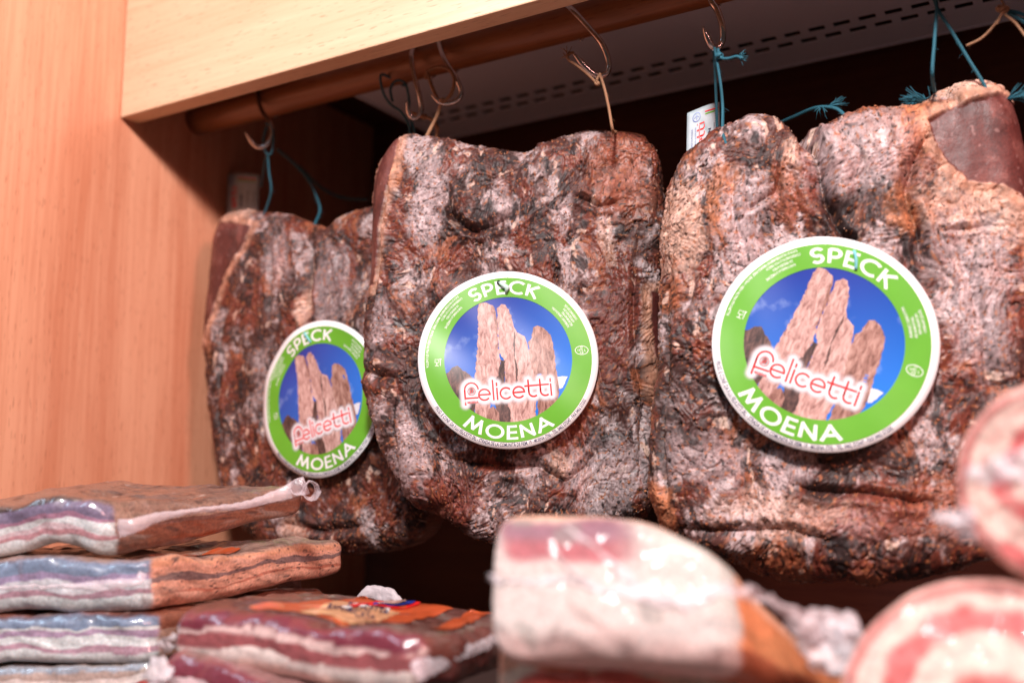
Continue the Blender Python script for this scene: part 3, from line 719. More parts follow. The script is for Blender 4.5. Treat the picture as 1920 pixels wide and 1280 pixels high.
    t2 = [(552, 285), (580, 262), (610, 268), (632, 300), (660, 390), (668, 430), (700, 460), (735, 478), (755, 530), (765, 640), (790, 720), (805, 800), (800, 1040), (600, 1060), (600, 640), (562, 580), (556, 430)]
    t3 = [(790, 420), (815, 408), (860, 420), (905, 470), (915, 545), (928, 575), (935, 700), (960, 800), (930, 960), (820, 1010), (800, 800), (765, 640), (758, 520), (775, 500)]
    dk = [(215, 745), (262, 690), (300, 678), (315, 700), (375, 735), (400, 780), (412, 850), (412, 1000), (300, 960), (235, 830)]
    cl = [(575, 640), (602, 645), (604, 800), (640, 1000), (640, 1050), (560, 1050), (550, 960), (515, 800), (560, 740)]
    sm = [(500, 960), (530, 940), (565, 985), (575, 1055), (480, 1035)]
    sn = [(945, 752), (975, 745), (1010, 748), (975, 820), (955, 830)]
    part('printed_rocks', [polyg(P(rough(t3)), 1)], [MAT['rock'], MAT['rock2'], MAT['rockd'], MAT['snow']], .00014, pic)
    part('printed_rocks', [polyg(P(rough(t1)), 0), polyg(P(rough(sn, 3)), 3)], [MAT['rock'], MAT['rock2'], MAT['rockd'], MAT['snow']], .00020, pic)
    part('printed_rocks', [polyg(P(rough(t2)), 0), polyg(P(rough(dk)), 2)], [MAT['rock'], MAT['rock2'], MAT['rockd'], MAT['snow']], .00026, pic)
    part('printed_rocks', [polyg(P(rough(cl, 4)), 2), polyg(P(rough([(530, 275), (540, 300), (556, 420), (560, 560), (545, 470), (535, 380)], 3)), 1), polyg(P(rough([(664, 440), (672, 470), (668, 620), (690, 700), (680, 820), (664, 640), (658, 520)], 3)), 2)], [MAT['rock'], MAT['rock2'], MAT['rockd'], MAT['snow']], .00032, pic)
    part('printed_rocks', [polyg(P(rough(sm, 4)), 1)], [MAT['rock'], MAT['rock2'], MAT['rockd'], MAT['snow']], .00036, pic)
    ring = part('green_ring', [(*disc(.708, .928, k=4), 0)], [MAT['green']], .00042)
    # lettering
    part('title_lettering', block_letters('SPECK', .130, .753, -3.6, 54), [MAT['white']], .00050, ring)
    part('town_lettering', block_letters('MOENA', .130, .888, 179.6, 66, True), [MAT['white']], .00050, ring)
    part('address_lettering', [(*arc_text('PROD. E CONF. DA F.LLI FELICETTI SRL - STRADA DE LA COMUNITÀ DE FIEM, 19 - MOENA (TN) - TEL. 0462 573347 - FAX 0462 573202', .055, .976, 177, inward=True, span=117, bold=.022, res=2), 0)], [MAT['ink']], .00006)
    small = []
    for k, (s, mid, sp) in enumerate((('DA CONSUMARSI PREF. ENTRO: VEDI ALTRA ETICHETTA', -73, 48), ('DATA DI PRODUZIONE / ', -47, 17), ('CONSERVARE IN LUOGO FRESCO', -48.5, 23), ('DA VENDERSI A PESO', -50, 14), ('NON FORARE LA CONFEZIONE', -53, 22))):
        small.append((*arc_text(s, .036, .912 - max(0, k - 1) * .040 - (0 if k else .002), mid, inward=True, span=sp, res=1, bold=.01), 0))
    part('storage_notice', small, [MAT['white']], .00050, ring); small = []
    for k, (s, mid, sp) in enumerate((('CONSERVANTI: E250 E252', 53, 14), ('ANTIOSSIDANTI: E301', 54, 13), ('SALE, AROMI NATURALI,', 55.5, 14), ('INGREDIENTI: CARNE DI SUINO,', 51, 22))):
        small.append((*arc_text(s, .036, .895 - k * .040, mid, inward=True, span=sp, res=1, bold=.01), 0))
    part('ingredients_notice', small, [MAT['white']], .00050, ring); small = []
    # oval stamp and glass-and-fork mark
    ox, oy = (1103 - 625) / K, (628 - 573) / K
    small.append((*ribbon(arc(ox, oy, .072, 0, 342, 28, .048), .006, True), 0))
    for s, dy in (('IT', .018), ('1371 L', -.010), ('CE', -.038)): small.append((*straight(s, .034, ox, oy + dy, bold=.01), 0))
    part('approval_stamp', small, [MAT['white']], .00050, ring); small = []
    gx, gy = (168 - 625) / K, (628 - 655) / K
    small += [(*ribbon([(gx - .03, gy + .03), (gx - .03, gy - .005), (gx + .012, gy - .005), (gx + .012, gy + .03)], .006, True), 0), (*ribbon([(gx - .009, gy - .005), (gx - .009, gy - .04)], .006), 0), (*ribbon([(gx - .03, gy - .04), (gx + .012, gy - .04)], .006), 0),
              (*ribbon([(gx + .03, gy + .04), (gx + .03, gy - .04)], .006), 0), (*ribbon([(gx + .018, gy + .035), (gx + .042, gy + .035)], .006), 0)]
    part('food_safe_mark', small, [MAT['white']], .00050, ring)
    # maker's mark: red monoline letters in a white halo
    st = logo_strokes(); sc = .0695; b0 = np.array([(350 - 625) / K, (628 - 912) / K]); an = math.radians(4.6)
    Rm = np.array([[math.cos(an), math.sin(an)], [-math.sin(an), math.cos(an)]])
    tr = lambda q: (np.asarray(q) * [sc * 1.72, sc * 1.85]) @ Rm * np.array([1, 1]) + b0
    def fit(q): return (np.asarray(q) * [sc * 1.78, sc * 1.75]) @ Rm + b0
    def caps(q, w):
        q = fit(q); d0 = q[0] - q[1]; d1 = q[-1] - q[-2]; q[0] = q[0] + d0 / np.linalg.norm(d0) * w * .5; q[-1] = q[-1] + d1 / np.linalg.norm(d1) * w * .5; return q
    dens = []
    for q in st:
        q = fit(q)
        for i in range(len(q) - 1):
            n = max(2, int(np.linalg.norm(q[i + 1] - q[i]) / .006)); dens += [q[i] + (q[i + 1] - q[i]) * k / n for k in range(n)]
    dens = np.array(dens); g = .0125; wmax = .078
    lo, hi = dens.min(0) - wmax, dens.max(0) + wmax; nx, ny = int((hi[0] - lo[0]) / g) + 1, int((hi[1] - lo[1]) / g) + 1
    gx_, gy_ = np.meshgrid(lo[0] + np.arange(nx) * g, lo[1] + np.arange(ny) * g, indexing='ij'); gp = np.stack([gx_.ravel(), gy_.ravel()], 1)
    dist = np.min(np.linalg.norm(gp[:, None] - dens[None], axis=2), axis=1)
    al = sstep(wmax, .022, dist); ff = grid_faces(nx, ny); ff = ff[al[ff].max(1) > .01]
    used = np.unique(ff); mp = -np.ones(len(gp), int); mp[used] = np.arange(len(used))
    ho = part('logo_halo', [(gp[used], mp[ff].tolist(), 0)], [MAT['halo']], .00054)
    at_ = ho.data.attributes.new('Gloss', 'FLOAT', 'POINT'); at_.data.foreach_set('value', al[used].astype(np.float32))
    logo = [(*ribbon(caps(q, .018), .0185), 0) for q in st]
    em = fit([(.60, .86)])[0]
    logo += [(*ribbon(arc(em[0], em[1], .042, 0, 345, 24), .006, True), 0), (*ribbon([(em[0] - .018, em[1] - .03), (em[0] - .006, em[1] + .02)], .007), 0), (*ribbon([(em[0] + .004, em[1] - .02), (em[0] + .016, em[1] + .026)], .007), 0)]
    q = fit([(.66, -.22)])[0]; logo.append((*straight('MOENA', .034, q[0], q[1], 4.6, bold=.02), 0))
    part('logo', logo, [MAT['red']], .00066)
    # plastic pin through the E of the title
    t = math.radians(-3.6); p0 = np.array([.83 * math.sin(t), .83 * math.cos(t)]) * R
    mb = MB()
    if tie == 'clip':
        mb.tube(np.array([(p0[0] - .0035, p0[1] + .003, .0004), (p0[0] - .001, p0[1] + .001, .0022), (p0[0] + .003, p0[1] - .0015, .0016), (p0[0] + .002, p0[1] - .005, .0012)]), [.0011, .0018, .0024, .0012], 8)
        o = mb.build('plastic_pin', MAT['mint']); o.parent = root
        o = MB().tube([(p0[0] - .0040, p0[1] + .0032, -.002), (p0[0] - .0040, p0[1] + .0032, .0012)], .0015, 10).build('pin_hole', MAT['void']); o.parent = root
    else:
        mb.twine([(p0[0] - .004, p0[1] + .006, -.002), (p0[0] - .002, p0[1] + .004, .002), (p0[0] + .001, p0[1] - .001, .0024), (p0[0] + .003, p0[1] - .006, .001)], .0011)
        o = mb.build('twine_pin', MAT['aqua']); o.parent = root
    return root
round_label((953, 672), S2, 0, 'round green and white speck label facing the viewer on the middle ham', .0505, R=.0718, tilt=-4, turn=6)
round_label((1543, 643), S3, -26, 'largest round green and white speck label, tilted clockwise on the right ham', .049, R=.0735, tilt=-2, turn=0, tie='twine')
round_label((598, 747), S1, 11, 'round green and white speck label, blurred and partly hidden, on the farthest ham', .042, R=.0718, tilt=0, turn=-2, tie='twine')

# ------------------------------------------------------------------ hooks, twine, tags
def hook(pts, y, label, r=.0017, dy=None):
    """S-hook bent from round wire: photo pixels with a distance from the front for each"""
    P = [at_y(p[0], p[1], p[2] if len(p) > 2 else y) for p in pts]
    return tag(MB().tube(catmull(P, 70), np.r_[np.linspace(.0006, r, 6), np.full(58, r), np.linspace(r, .0005, 6)], 10).build('meat_hook', MAT['steel'], loc=P[0]), label, 'hook', 'steel hooks over the rod')
def over_rod(px, py):
    """wire points that pass over the rod and come down behind it, starting at its front"""
    p = at_y(px, py, PY - .0175); x = p[0]; r = .0176
    return [np.array([x, PY + r * math.sin(a), PZ + r * math.cos(a)]) for a in np.linspace(2.4, -1.1, 9)]
def hook2(px, py, rest, label, r=.0023):
    A = over_rod(px, py); P = A + [at_y(q[0], q[1], q[2] + .013) for q in rest]; n = 90
    return tag(MB().tube(catmull(P, n), np.r_[np.linspace(.0008, r, 5), np.full(n - 11, r), np.linspace(r, .0005, 6)], 10).build('meat_hook', MAT['steel'], loc=P[0]), label, 'hook', 'steel hooks over the rod')
y0 = .678
hook2(478, 182, [(490, 205, y0 + .004), (505, 228, y0), (510, 250, y0), (500, 272, y0 - .002), (482, 275, y0 - .006), (468, 260, y0 - .012), (460, 248, y0 - .016)], 'steel hook at the far left end of the rod above the farthest ham')
hook2(775, 88, [(772, 105, y0), (776, 140, y0 + .002), (786, 178, y0 + .004), (790, 205, y0 + .006), (780, 222, y0 + .004), (768, 215, y0), (762, 190, y0 - .006)], 'thin straight steel hook left of the brown twine ring')
hook2(820, 82, [(832, 108, y0), (852, 142, y0), (864, 168, y0 + .004), (860, 186, y0 + .004), (842, 194, y0), (826, 192, y0 - .004), (808, 178, y0 - .010)], 'steel hook carrying the brown twine ring above the middle ham')
hook2(1058, -8, [(1072, 18, y0), (1100, 48, y0), (1128, 82, y0), (1141, 115, y0 + .004), (1137, 138, y0 + .004), (1118, 141, y0), (1098, 126, y0 - .006), (1080, 106, y0 - .012), (1072, 98, y0 - .014)], 'steel hook with brown twine above the right end of the middle ham', .0025)
hook2(1322, -70, [(1332, -4, y0), (1345, 20, y0), (1355, 52, y0), (1354, 78, y0 + .002), (1344, 91, y0), (1334, 86, y0 - .004), (1325, 68, y0 - .008), (1318, 50, y0 - .012)], 'steel hook with blue twine above the left lobe of the right ham', .0025)

def cord(name, strands, mat, label, grp, r=.0011, frays=(), knots=()):
    mb = MB(); rng = np.random.RandomState(len(strands) + int(abs(strands[0][0][0] * 7)) if strands else 3)
    for k, s in enumerate(strands): mb.twine([at_y(p[0], p[1], p[2] + .013) if not isinstance(p, np.ndarray) else p for p in s], r, seed=k)
    for (p, d, l, n, w) in frays:
        q = at_y(p[0], p[1], p[2] + .013)
        for i in range(n):
            v = np.array(d, float) + rng.randn(3) * w; v /= np.linalg.norm(v); L = l * rng.uniform(.6, 1.1)
            mb.tube([q, q + v * L * .5 + rng.randn(3) * .0008, q + v * L + rng.randn(3) * .0016], [r * .35, r * .3, r * .15], 4)
    for (p, s) in knots:
        q = at_y(p[0], p[1], p[2] + .013)
        for k in range(3):
            t = np.linspace(0, 2 * math.pi, 26, endpoint=False) ; ax = rng.randn(3); ax /= np.linalg.norm(ax); b = np.cross(ax, [0, 0, 1.0]); b /= np.linalg.norm(b); c_ = np.cross(ax, b)
            mb.tube(q + s * (np.cos(t)[:, None] * b + np.sin(t)[:, None] * c_ * .7), r * .8, 6, closed=True)
    return tag(mb.build(name, mat), label, 'string', grp)
T = 'twine loops holding the hams'
f = S2.front
cord('twine_loop', [[(800, 132, .672), (812, 168, .672), (826, 190, .674), (845, 178, .674), (852, 150, .674), (842, 131, .674), (822, 126, .673), (803, 134, .672), (798, 148, .672)], [(828, 188, .674), (820, 215, .676), (808, 240, .676), f((800, 262)), f((797, 282), -.001)], [(798, 222, .690), (785, 216, .690), (772, 212, .69)], [(818, 258, .70), (820, 240, .70), (810, 225, .69), (795, 218, .69)]],
     MAT['brown'], 'brown twine knotted into an open ring over the left corner of the middle ham', T, r=.0016, knots=[((830, 189, .673), .0022), ((795, 219, .690), .002)])
cord('twine_loop', [[(1124, 138, .672), (1133, 165, .675), (1142, 205, .678), (1149, 245, .68), f((1154, 268)), f((1157, 290), -.001)], [(1118, 156, .674), (1100, 138, .668), (1080, 122, .662), (1066, 112, .660), (1064, 102, .660), (1076, 99, .660)], [(1126, 139, .672), (1119, 150, .672), (1120, 160, .674)]],
     MAT['brown'], 'brown twine tied to the hook over the right corner of the middle ham', T, r=.0012, knots=[((1120, 157, .674), .0018)], frays=[((1066, 105, .660), (-.3, -.1, .6), .006, 14, .4)])
g = S3.front
cord('twine_loop', [[(1340, 90, .672), (1350, 150, .676), (1355, 200, .68), g((1358, 262)), g((1361, 285)), g((1366, 304), -.001)], [(1338, 88, .680), (1341, 140, .69), (1343, 190, .70), (1345, 255, .715)], [(1346, 92, .672), (1352, 108, .670), (1365, 110, .668), (1382, 106, .666), (1392, 110, .664)]],
     MAT['teal'], 'blue green twine from the hook to the left lobe of the right ham', T, r=.0012, knots=[((1349, 105, .671), .0024)], frays=[((1385, 107, .665), (.8, .2, .05), .006, 16, .3)])
cord('twine_loop', [[(1752, -40, .69), (1756, 10, .694), (1752, 80, .69), (1748, 140, .685), g((1746, 190)), g((1745, 204), -.001)], [(1745, -40, .70), (1756, 12, .696), (1785, 60, .70), (1815, 110, .705), (1850, 168, .712), (1856, 200, .716)]],
     MAT['teal'], 'blue green twine forked in two above the rind of the right ham', T, r=.0012, frays=[((1738, 190, .712), (-.9, -.4, .15), .017, 46, .16), ((1735, 186, .712), (-.3, 0, .9), .010, 3, .3), ((1890, 185, .72), (.9, .45, .3), .016, 40, .2)])
cord('twine_loop', [[(1400, 262, .76), (1440, 240, .75), (1490, 218, .74), (1530, 202, .73), (1565, 203, .725), (1585, 218, .722), (1600, 240, .722)]],
     MAT['teal'], 'loose blue green twine arching behind the two lobes of the right ham', T, r=.0014, frays=[((1555, 198, .727), (.8, .3, .35), .012, 26, .22), ((1540, 200, .728), (-.2, .3, -.6), .010, 10, .5)])
cord('twine_loop', [[(1868, -30, .70), (1880, 5, .70), (1888, 18, .70)], [(1880, 25, .70), (1862, 50, .70), (1840, 72, .70), (1812, 86, .70)], [(1884, 28, .70), (1905, 45, .70), (1935, 85, .70)], [(1876, 30, .7), (1868, 46, .7)]],
     MAT['brown'], 'pale frayed brown twine knot at the top right corner', T, r=.0009, knots=[((1882, 18, .70), .003), ((1876, 16, .70), .0026)])
cord('twine_loop', [[(1892, 20, .705), (1920, 28, .705), (1960, 45, .705)], [(1890, 24, .705), (1918, 40, .705), (1960, 66, .705)]], MAT['teal'], 'blue green twine leaving the frame beside the pale knot', T, r=.0013)
cord('twine_loop', [[np.array(q) for q in over_rod(722, 96)][::-1] + [(716, 140, .682), (718, 172, .684), (732, 195, .688), (752, 210, .69), (768, 240, .695), (770, 290, .72)], [(736, 190, .69), (732, 168, .69), (742, 152, .69), (758, 155, .69), (766, 180, .69), (768, 215, .692), (778, 250, .70), (782, 290, .72)]],
     MAT['teal'], 'dark blue green twine looped over the rod left of the hooks', T, r=.0012)
h = S1.front
cord('twine_loop', [[(500, 238, .675), (494, 262, .675), (498, 285, .676), (508, 288, .676), (513, 262, .676), (508, 236, .675), (499, 232, .675)], [(502, 288, .676), (504, 320, .682), (508, 360, .69), h((514, 408)), h((516, 420), -.001)], [(500, 288, .69), (494, 320, .71), (490, 350, .73)]],
     MAT['teal'], 'blue green twine hanging from the far left hook to the farthest ham', T, r=.0011)
cord('twine_loop', [[(520, 280, .74), (555, 310, .74), (580, 340, .735), (594, 370, .73), (600, 395, .73), h((602, 425))], [(560, 312, .75), (600, 350, .78), (640, 370, .80), (690, 375, .80)]], MAT['teal'], 'loose dark twine over the notch of the farthest ham', T, r=.0013)

def paper_tag(corners, y, label, scale=1.0, pend=None):
    """small printed slip curled round a vertical axis; corners: top left, top right, bottom right, bottom left in pixels"""
    A, B, C_, D = [at_y(*p) for p in corners]
    root = empty('paper_tag', D, label, 'tag', 'paper tags behind the hams')
    nrm = np.cross(B - A, D - A); nrm = -nrm / np.linalg.norm(nrm)
    if np.dot(nrm, CAM - A) < 0: nrm = -nrm
    def pt(u, v, hgt=0):
        u, v = np.asarray(u, float)[:, None], np.asarray(v, float)[:, None]
        p = (A * (1 - u) + B * u) * v + (D * (1 - u) + C_ * u) * (1 - v)
        return p + nrm * (hgt + .006 * np.sin(np.pi * u) + .0035 * (v - .5) * (u - .3))
    uu, vv = np.meshgrid(np.linspace(0, 1, 14), np.linspace(0, 1, 14), indexing='ij')
    # rounded corner, top left
    o = mesh_obj('slip', pt(uu.ravel(), vv.ravel()), grid_faces(14, 14), MAT['tagpaper'], root); k = o.modifiers.new('t', 'SOLIDIFY'); k.thickness = .0004; k.offset = -1
    def pr(name, pcs, mat, hgt=.0004):
        mb = MB()
        for v, f in pcs: mb.add(pt(v[:, 0], v[:, 1], hgt), f)
        return mb.build(name, mat, root)
    def vert(s, size, x, y, bold=0):          # lettering running upwards
        v, f = text_mesh(s, bold, 1.0, 1.0, 2); v = v * size; return np.stack([x - v[:, 1] * 1.25, y + v[:, 0]], 1), f
    L = np.linspace(0, 1, 8)
    pr('stripe', [ribbon(np.stack([.44 + .5 * L, .90 + 0 * L], 1), .02)], MAT['red'])
    pr('stripe', [ribbon(np.stack([.44 + .5 * L, .86 + 0 * L], 1), .02)], MAT['green'])
    st = logo_strokes()[2:]
    lg = []
    for q in st:
        if q[:, 0].min() < 4.1: continue
        q2 = np.stack([.42 - q[:, 1] * .13, .36 + (q[:, 0] - 4.28) * .108], 1)
        lg.append(ribbon(q2, .028))
    pr('red_lettering', lg, MAT['red'])
    pr('blue_emblem', [ribbon(arc(.22, .86, .09, 0, 345, 24, .075), .014, True), ribbon(np.array([(.16, .85), (.22, .88), (.28, .85)]), .012), ribbon(np.array([(.22, .81), (.22, .91)]), .012)], MAT['sky'])
    pr('small_lettering', [vert('PRODOTTO IN ITALIA', .038, .13, .30), vert('STRADA DE LA COMUNITA', .032, .21, .30)], MAT['sky'])
    pr('dark_lettering', [vert('NON', .10, .62, .36, .03), vert('CONSERVARE', .05, .76, .36), vert('LOTTO 0462', .05, .92, .38)], MAT['ink'])
    return root
paper_tag([(1289, 212, .722), (1348, 192, .742), (1352, 300, .742), (1286, 322, .722)], .73, 'white paper tag with red lettering behind the left lobe of the right ham')
paper_tag([(427, 326, .759), (488, 328, .762), (482, 425, .762), (424, 428, .759)], .76, 'dim paper tag behind the rind corner of the farthest ham')

# ------------------------------------------------------------------ packed bacon on the shelf
def slab(A, B, C_, th, seed, colour, name='bacon_slab', label='', group='packed bacon slabs on the shelf', disp=.0030, D=None, nper=420, side_rows=40, hump=None, th2=None, rc=.010, rv=.24, cat='bacon', mat='wrapped', bend=.006):
    """closed slab: plan A-B-C-D (A-B is the cut face towards the viewer), sides with rounded rims"""
    A, B, C_ = map(np.asarray, (A, B, C_)); D = A + (C_ - B) if D is None else np.asarray(D)
    e1 = (B - A) / np.linalg.norm(B - A); n = np.cross(B - A, C_ - B); n /= np.linalg.norm(n)
    if n[2] < 0: n = -n
    e2 = np.cross(n, e1); o = (A + B + C_ + D) / 4
    pl = np.array([[np.dot(p - o, e1), np.dot(p - o, e2)] for p in (A, B, C_, D)])
    # rounded-corner outline
    pts = []; side = []
    for i in range(4):
        p, q, r = pl[i - 1], pl[i], pl[(i + 1) % 4]; a = (p - q) / np.linalg.norm(p - q); b = (r - q) / np.linalg.norm(r - q)
        s, t = q + a * rc, q + b * rc
        for k in np.linspace(0, 1, 8): pts.append((1 - k) ** 2 * s + 2 * k * (1 - k) * q + k * k * t); side.append(i - .5 + k - .5 if False else (i - 1 if k < .5 else i))
    pts = np.array(pts); pc = np.vstack([pts, pts[:1]]); s = np.r_[0, np.cumsum(np.linalg.norm(np.diff(pc, axis=0), axis=1))]
    q = np.linspace(0, s[-1], nper, endpoint=False)
    lp = np.stack([np.interp(q, s, pc[:, k]) for k in (0, 1)], 1)
    # face weights: how close to the front edge A-B
    dAB, tAB = line_d(lp[:, 0], lp[:, 1], [pl[0], pl[1]]); dBC, _ = line_d(lp[:, 0], lp[:, 1], [pl[1], pl[2]])
    cen = lp.mean(0); rad = np.linalg.norm(lp - cen, axis=1)
    r = rv * th
    prof = [(0.0, 0, -1), (.4, 0, -1), (.75, 0, -1), (.92, 0, -1)]
    rows = []
    for k, _, _ in prof: rows.append(('s', k, 0.0))
    ph = np.linspace(0, math.pi / 2, 9)
    for a in ph: rows.append(('i', r * (1 - math.sin(a)), r * (1 - math.cos(a))))
    for hh in np.linspace(r, th - r, side_rows)[1:-1]: rows.append(('i', 0, hh))
    for a in ph: rows.append(('i', r * (1 - math.cos(a)), th - r + r * math.sin(a)))
    for k in np.linspace(.97, 0, 40): rows.append(('t', k, th))
    V = []; info = []
    for kind, k, hgt in rows:
        if kind == 'i': w = cen + (lp - cen) * (1 - k / rad)[:, None]
        elif kind == 's': w = cen + (lp - cen) * (1 - r / rad)[:, None] * k
        else: w = cen + (lp - cen) * (1 - r / rad)[:, None] * k
        V.append(np.column_stack([w, np.full(nper, hgt)])); info.append(np.full(nper, 1.0 if kind == 't' else 0.0))
    V = np.vstack(V); top = np.concatenate(info); nr = len(rows)
    out = np.tile((lp - cen) / rad[:, None], (nr, 1)); sideness = np.concatenate([np.full(nper, {'i': 1.0, 's': 0, 't': k ** 6}[kd]) for kd, k, h_ in rows])
    ab = np.tile(dAB, nr); bc = np.tile(dBC, nr); tab = np.tile(tAB, nr)
    h01 = V[:, 2] / th
    if th2 is not None:      # tapering thickness away from A-B
        far = np.clip(line_d(V[:, 0], V[:, 1], [pl[0], pl[1]])[0] / (np.linalg.norm(C_ - B) * .95), 0, 1); V[:, 2] *= 1 + (th2 / th - 1) * far
    if hump is not None: V[:, 2] += hump(V[:, 0], V[:, 1], h01)
    V[:, 2] += bend * noise3(np.column_stack([V[:, :2], V[:, 2] * 0]), 13, 777, 2)
    V[:, :2] += out * (noise3(np.column_stack([V[:, :2], V[:, 2] * .3]), 20, seed + 31, 2) * .006 * sideness)[:, None]
    L3 = V.copy(); L3[:, 2] = h01 * th
    nz = noise3(V, 28, seed, 3) * disp * 2 + noise3(V, 110, seed + 7, 3) * disp * .5
    V[:, :2] += out * (nz * sideness)[:, None]; V[:, 2] += (noise3(V, 24, seed + 13, 3) * disp * 2 + noise3(V, 95, seed + 17, 3) * disp * .55) * sstep(.25, 1, h01)
    Cc, G_ = colour(dict(P=L3, h=h01, ab=ab, bc=bc, top=top, tab=tab, seed=seed, side=sideness))
    W = o + V[:, :1] * e1 + V[:, 1:2] * e2 + V[:, 2:3] * n
    j = np.arange(nper); F = []
    for i in range(nr - 1):
        F.append(np.stack([i * nper + j, i * nper + (j + 1) % nper, (i + 1) * nper + (j + 1) % nper, (i + 1) * nper + j], 1))
    root = empty(name, o, label, cat, group)
    mesh_obj('meat', W, np.vstack(F), MAT[mat], root, colors=Cc, gloss=G_, loc=o)
    S = Speck(); S.obj = root; S.o, S.e1, S.e2, S.n, S.th, S.W, S.top, S.V = o, e1, e2, n, th, W, top, V
    def on_top(px, py, off=.0006):
        p = at_plane(px, py, o + n * th, n); d = (W - p) - np.outer((W - p) @ n, n); dd = (d ** 2).sum(1) + (top < .5) * 1.0
        k = np.argmin(dd)
        if dd[k] > .0025 ** 2: return W[k] + n * off
        return p - n * np.dot(p - W[k], n) + n * off
    S.on_top = on_top
    return S
def bands(h, P, lst, seed, warp=.10, edge=.009, stretch=24):
    """stack of fat and lean layers: lst = [(upper limit, colour)]"""
    w = noise3(P * [1, 1, .6], stretch, seed, 3) * warp + noise3(P, 120, seed + 3, 3) * .05
    C = np.tile(np.array(lst[0][1], float), (len(h), 1))
    for i, ((lim, _), (_, c)) in enumerate(zip(lst[:-1], lst[1:])):
        hh = h + w + noise3(P * [1, 1, .3], 20, seed + 40 + i * 9, 3) * .11      # every layer swells and thins on its own
        C = mix(C, c, sstep(lim - edge, lim + edge, hh))
    return C
FAT = (.64, .54, .50); FATC = (.56, .58, .58); LEAN = (.29, .085, .09); LEANB = (.17, .14, .21); BLUE = (.17, .22, .31); PEACH = (.76, .36, .25); TAN = (.36, .22, .165); BROWN = (.22, .075, .045); DARK = (.045, .026, .024); GREY = (.23, .19, .18); WINE = (.17, .032, .05)  # FATC, LEANB, BLUE: bluish cast of cool light and film mixed in
def pepper(C, P, seed, amt, f=560, c=(.03, .022, .03)):
    return mix(C, c, sstep(.50, .58, noise3(P, f, seed, 1)) * amt)
def flecks(C, P, seed, k=.18):
    return C * (1 + k * noise3(P, 240, seed, 3) + k * noise3(P, 60, seed + 5, 3))[:, None]
def col_slab(front, sidecol, topcol, corner=.004, pep=.0, gl=.7, mottle=.5, warp=.15):
    def fn(d):
        P, h, s = d['P'], d['h'], d['seed']
        Cf = flecks(bands(h, P, front, s + 50, warp), P, s); Cs = flecks(bands(h, P, sidecol, s + 60, warp * .7), P, s + 1, .25)
        if pep: Cs = pepper(Cs, P, s + 70, pep); Cs = pepper(Cs, P, s + 71, pep * .9, 330, (.06, .045, .045))
        Cs = mix(Cs, (.36, .26, .225), sstep(.08, .34, noise3(P * [1, 1, 2.2], 55, s + 90, 4)) * .55 * mottle); Cs = mix(Cs, (.06, .028, .024), sstep(.16, .36, noise3(P * [1, 1, 2.2], 80, s + 91, 4)) * .7 * mottle)
        m = sstep(corner + .003, corner - .001, d['ab'] + noise3(P, 90, s + 4, 2) * .003)
        C = Cs * (1 - m[:, None]) + Cf * m[:, None]
        Ct = np.tile(np.array(topcol, float), (len(h), 1)); n = noise3(P, 45, s + 80, 4); Ct = mix(Ct, (.17, .115, .10), sstep(.0, .4, n)); Ct = mix(Ct, DARK, sstep(.15, .45, noise3(P, 80, s + 81, 4)) * .8)
        Ct = mix(Ct, (.42, .33, .30), sstep(.3, .5, noise3(P, 190, s + 82, 3)) * .6)
        tm = sstep(.90, 1.0, h + noise3(P, 70, s + 83, 3) * .06) * sstep(-.5, .2, d['top'] + h - .9)
        C = C * (1 - tm[:, None]) + Ct * tm[:, None]
        return C, np.clip(gl + .2 * n, 0, 1)
    return fn

def PT(px, py, d): return at_d(px, py, d)
# left stack, top to bottom
hump1 = lambda x, y, h: .009 * np.exp(-((x + .012) / .022) ** 2) * (1 - .35 * h)
K1 = slab(PT(-230, 1060, .66), PT(205, 1044, .665), PT(572, 962, .79), .037, 11, col_slab(
    [(.26, FATC), (.34, (.42, .22, .24)), (.42, (.52, .40, .42)), (.54, FATC), (.66, (.32, .17, .24)), (.88, LEANB), (2, DARK)], [(.22, (.30, .11, .065)), (.50, BROWN), (.62, (.20, .09, .07)), (.80, TAN), (2, (.27, .15, .11))], (.24, .13, .095), pep=.35, mottle=.9),
    label='topmost packed bacon slab of the left stack', th2=.022, hump=hump1)
K2 = slab(PT(-230, 1150, .645), PT(272, 1147, .645), PT(648, 1074, .80), .034, 12, col_slab(
    [(.27, FATC), (.38, (.36, .22, .26)), (.56, (.54, .55, .58)), (.66, (.30, .24, .36)), (.90, BLUE), (2, (.10, .13, .20))], [(.30, PEACH), (.36, (.50, .17, .11)), (.55, PEACH), (.66, (.24, .14, .13)), (.80, PEACH), (2, (.62, .28, .17))], (.30, .19, .15), pep=.9),
    label='peppered bacon slab second from the top of the left stack', th2=.025)
K3 = slab(PT(-230, 1246, .64), PT(288, 1243, .64), PT(620, 1180, .79), .032, 13, col_slab(
    [(.20, FATC), (.30, (.38, .24, .29)), (.52, FATC), (.62, (.36, .26, .36)), (.72, FATC), (2, BLUE)], [(.4, (.33, .14, .085)), (.7, TAN), (2, BROWN)], BROWN, pep=.3),
    label='pale fatty bacon slab third from the top of the left stack')
b4 = PT(285, 1338, .635)
K4 = slab(PT(-230, 1345, .635), b4, PT(620, 1275, .78), .031, 14, col_slab(
    [(.55, (.40, .06, .05)), (.70, FAT), (.84, (.40, .30, .26)), (2, (.28, .31, .36))], [(.4, (.3, .10, .06)), (2, BROWN)], (.22, .17, .13)),
    label='lowest bacon slab of the left stack, cut off by the frame')
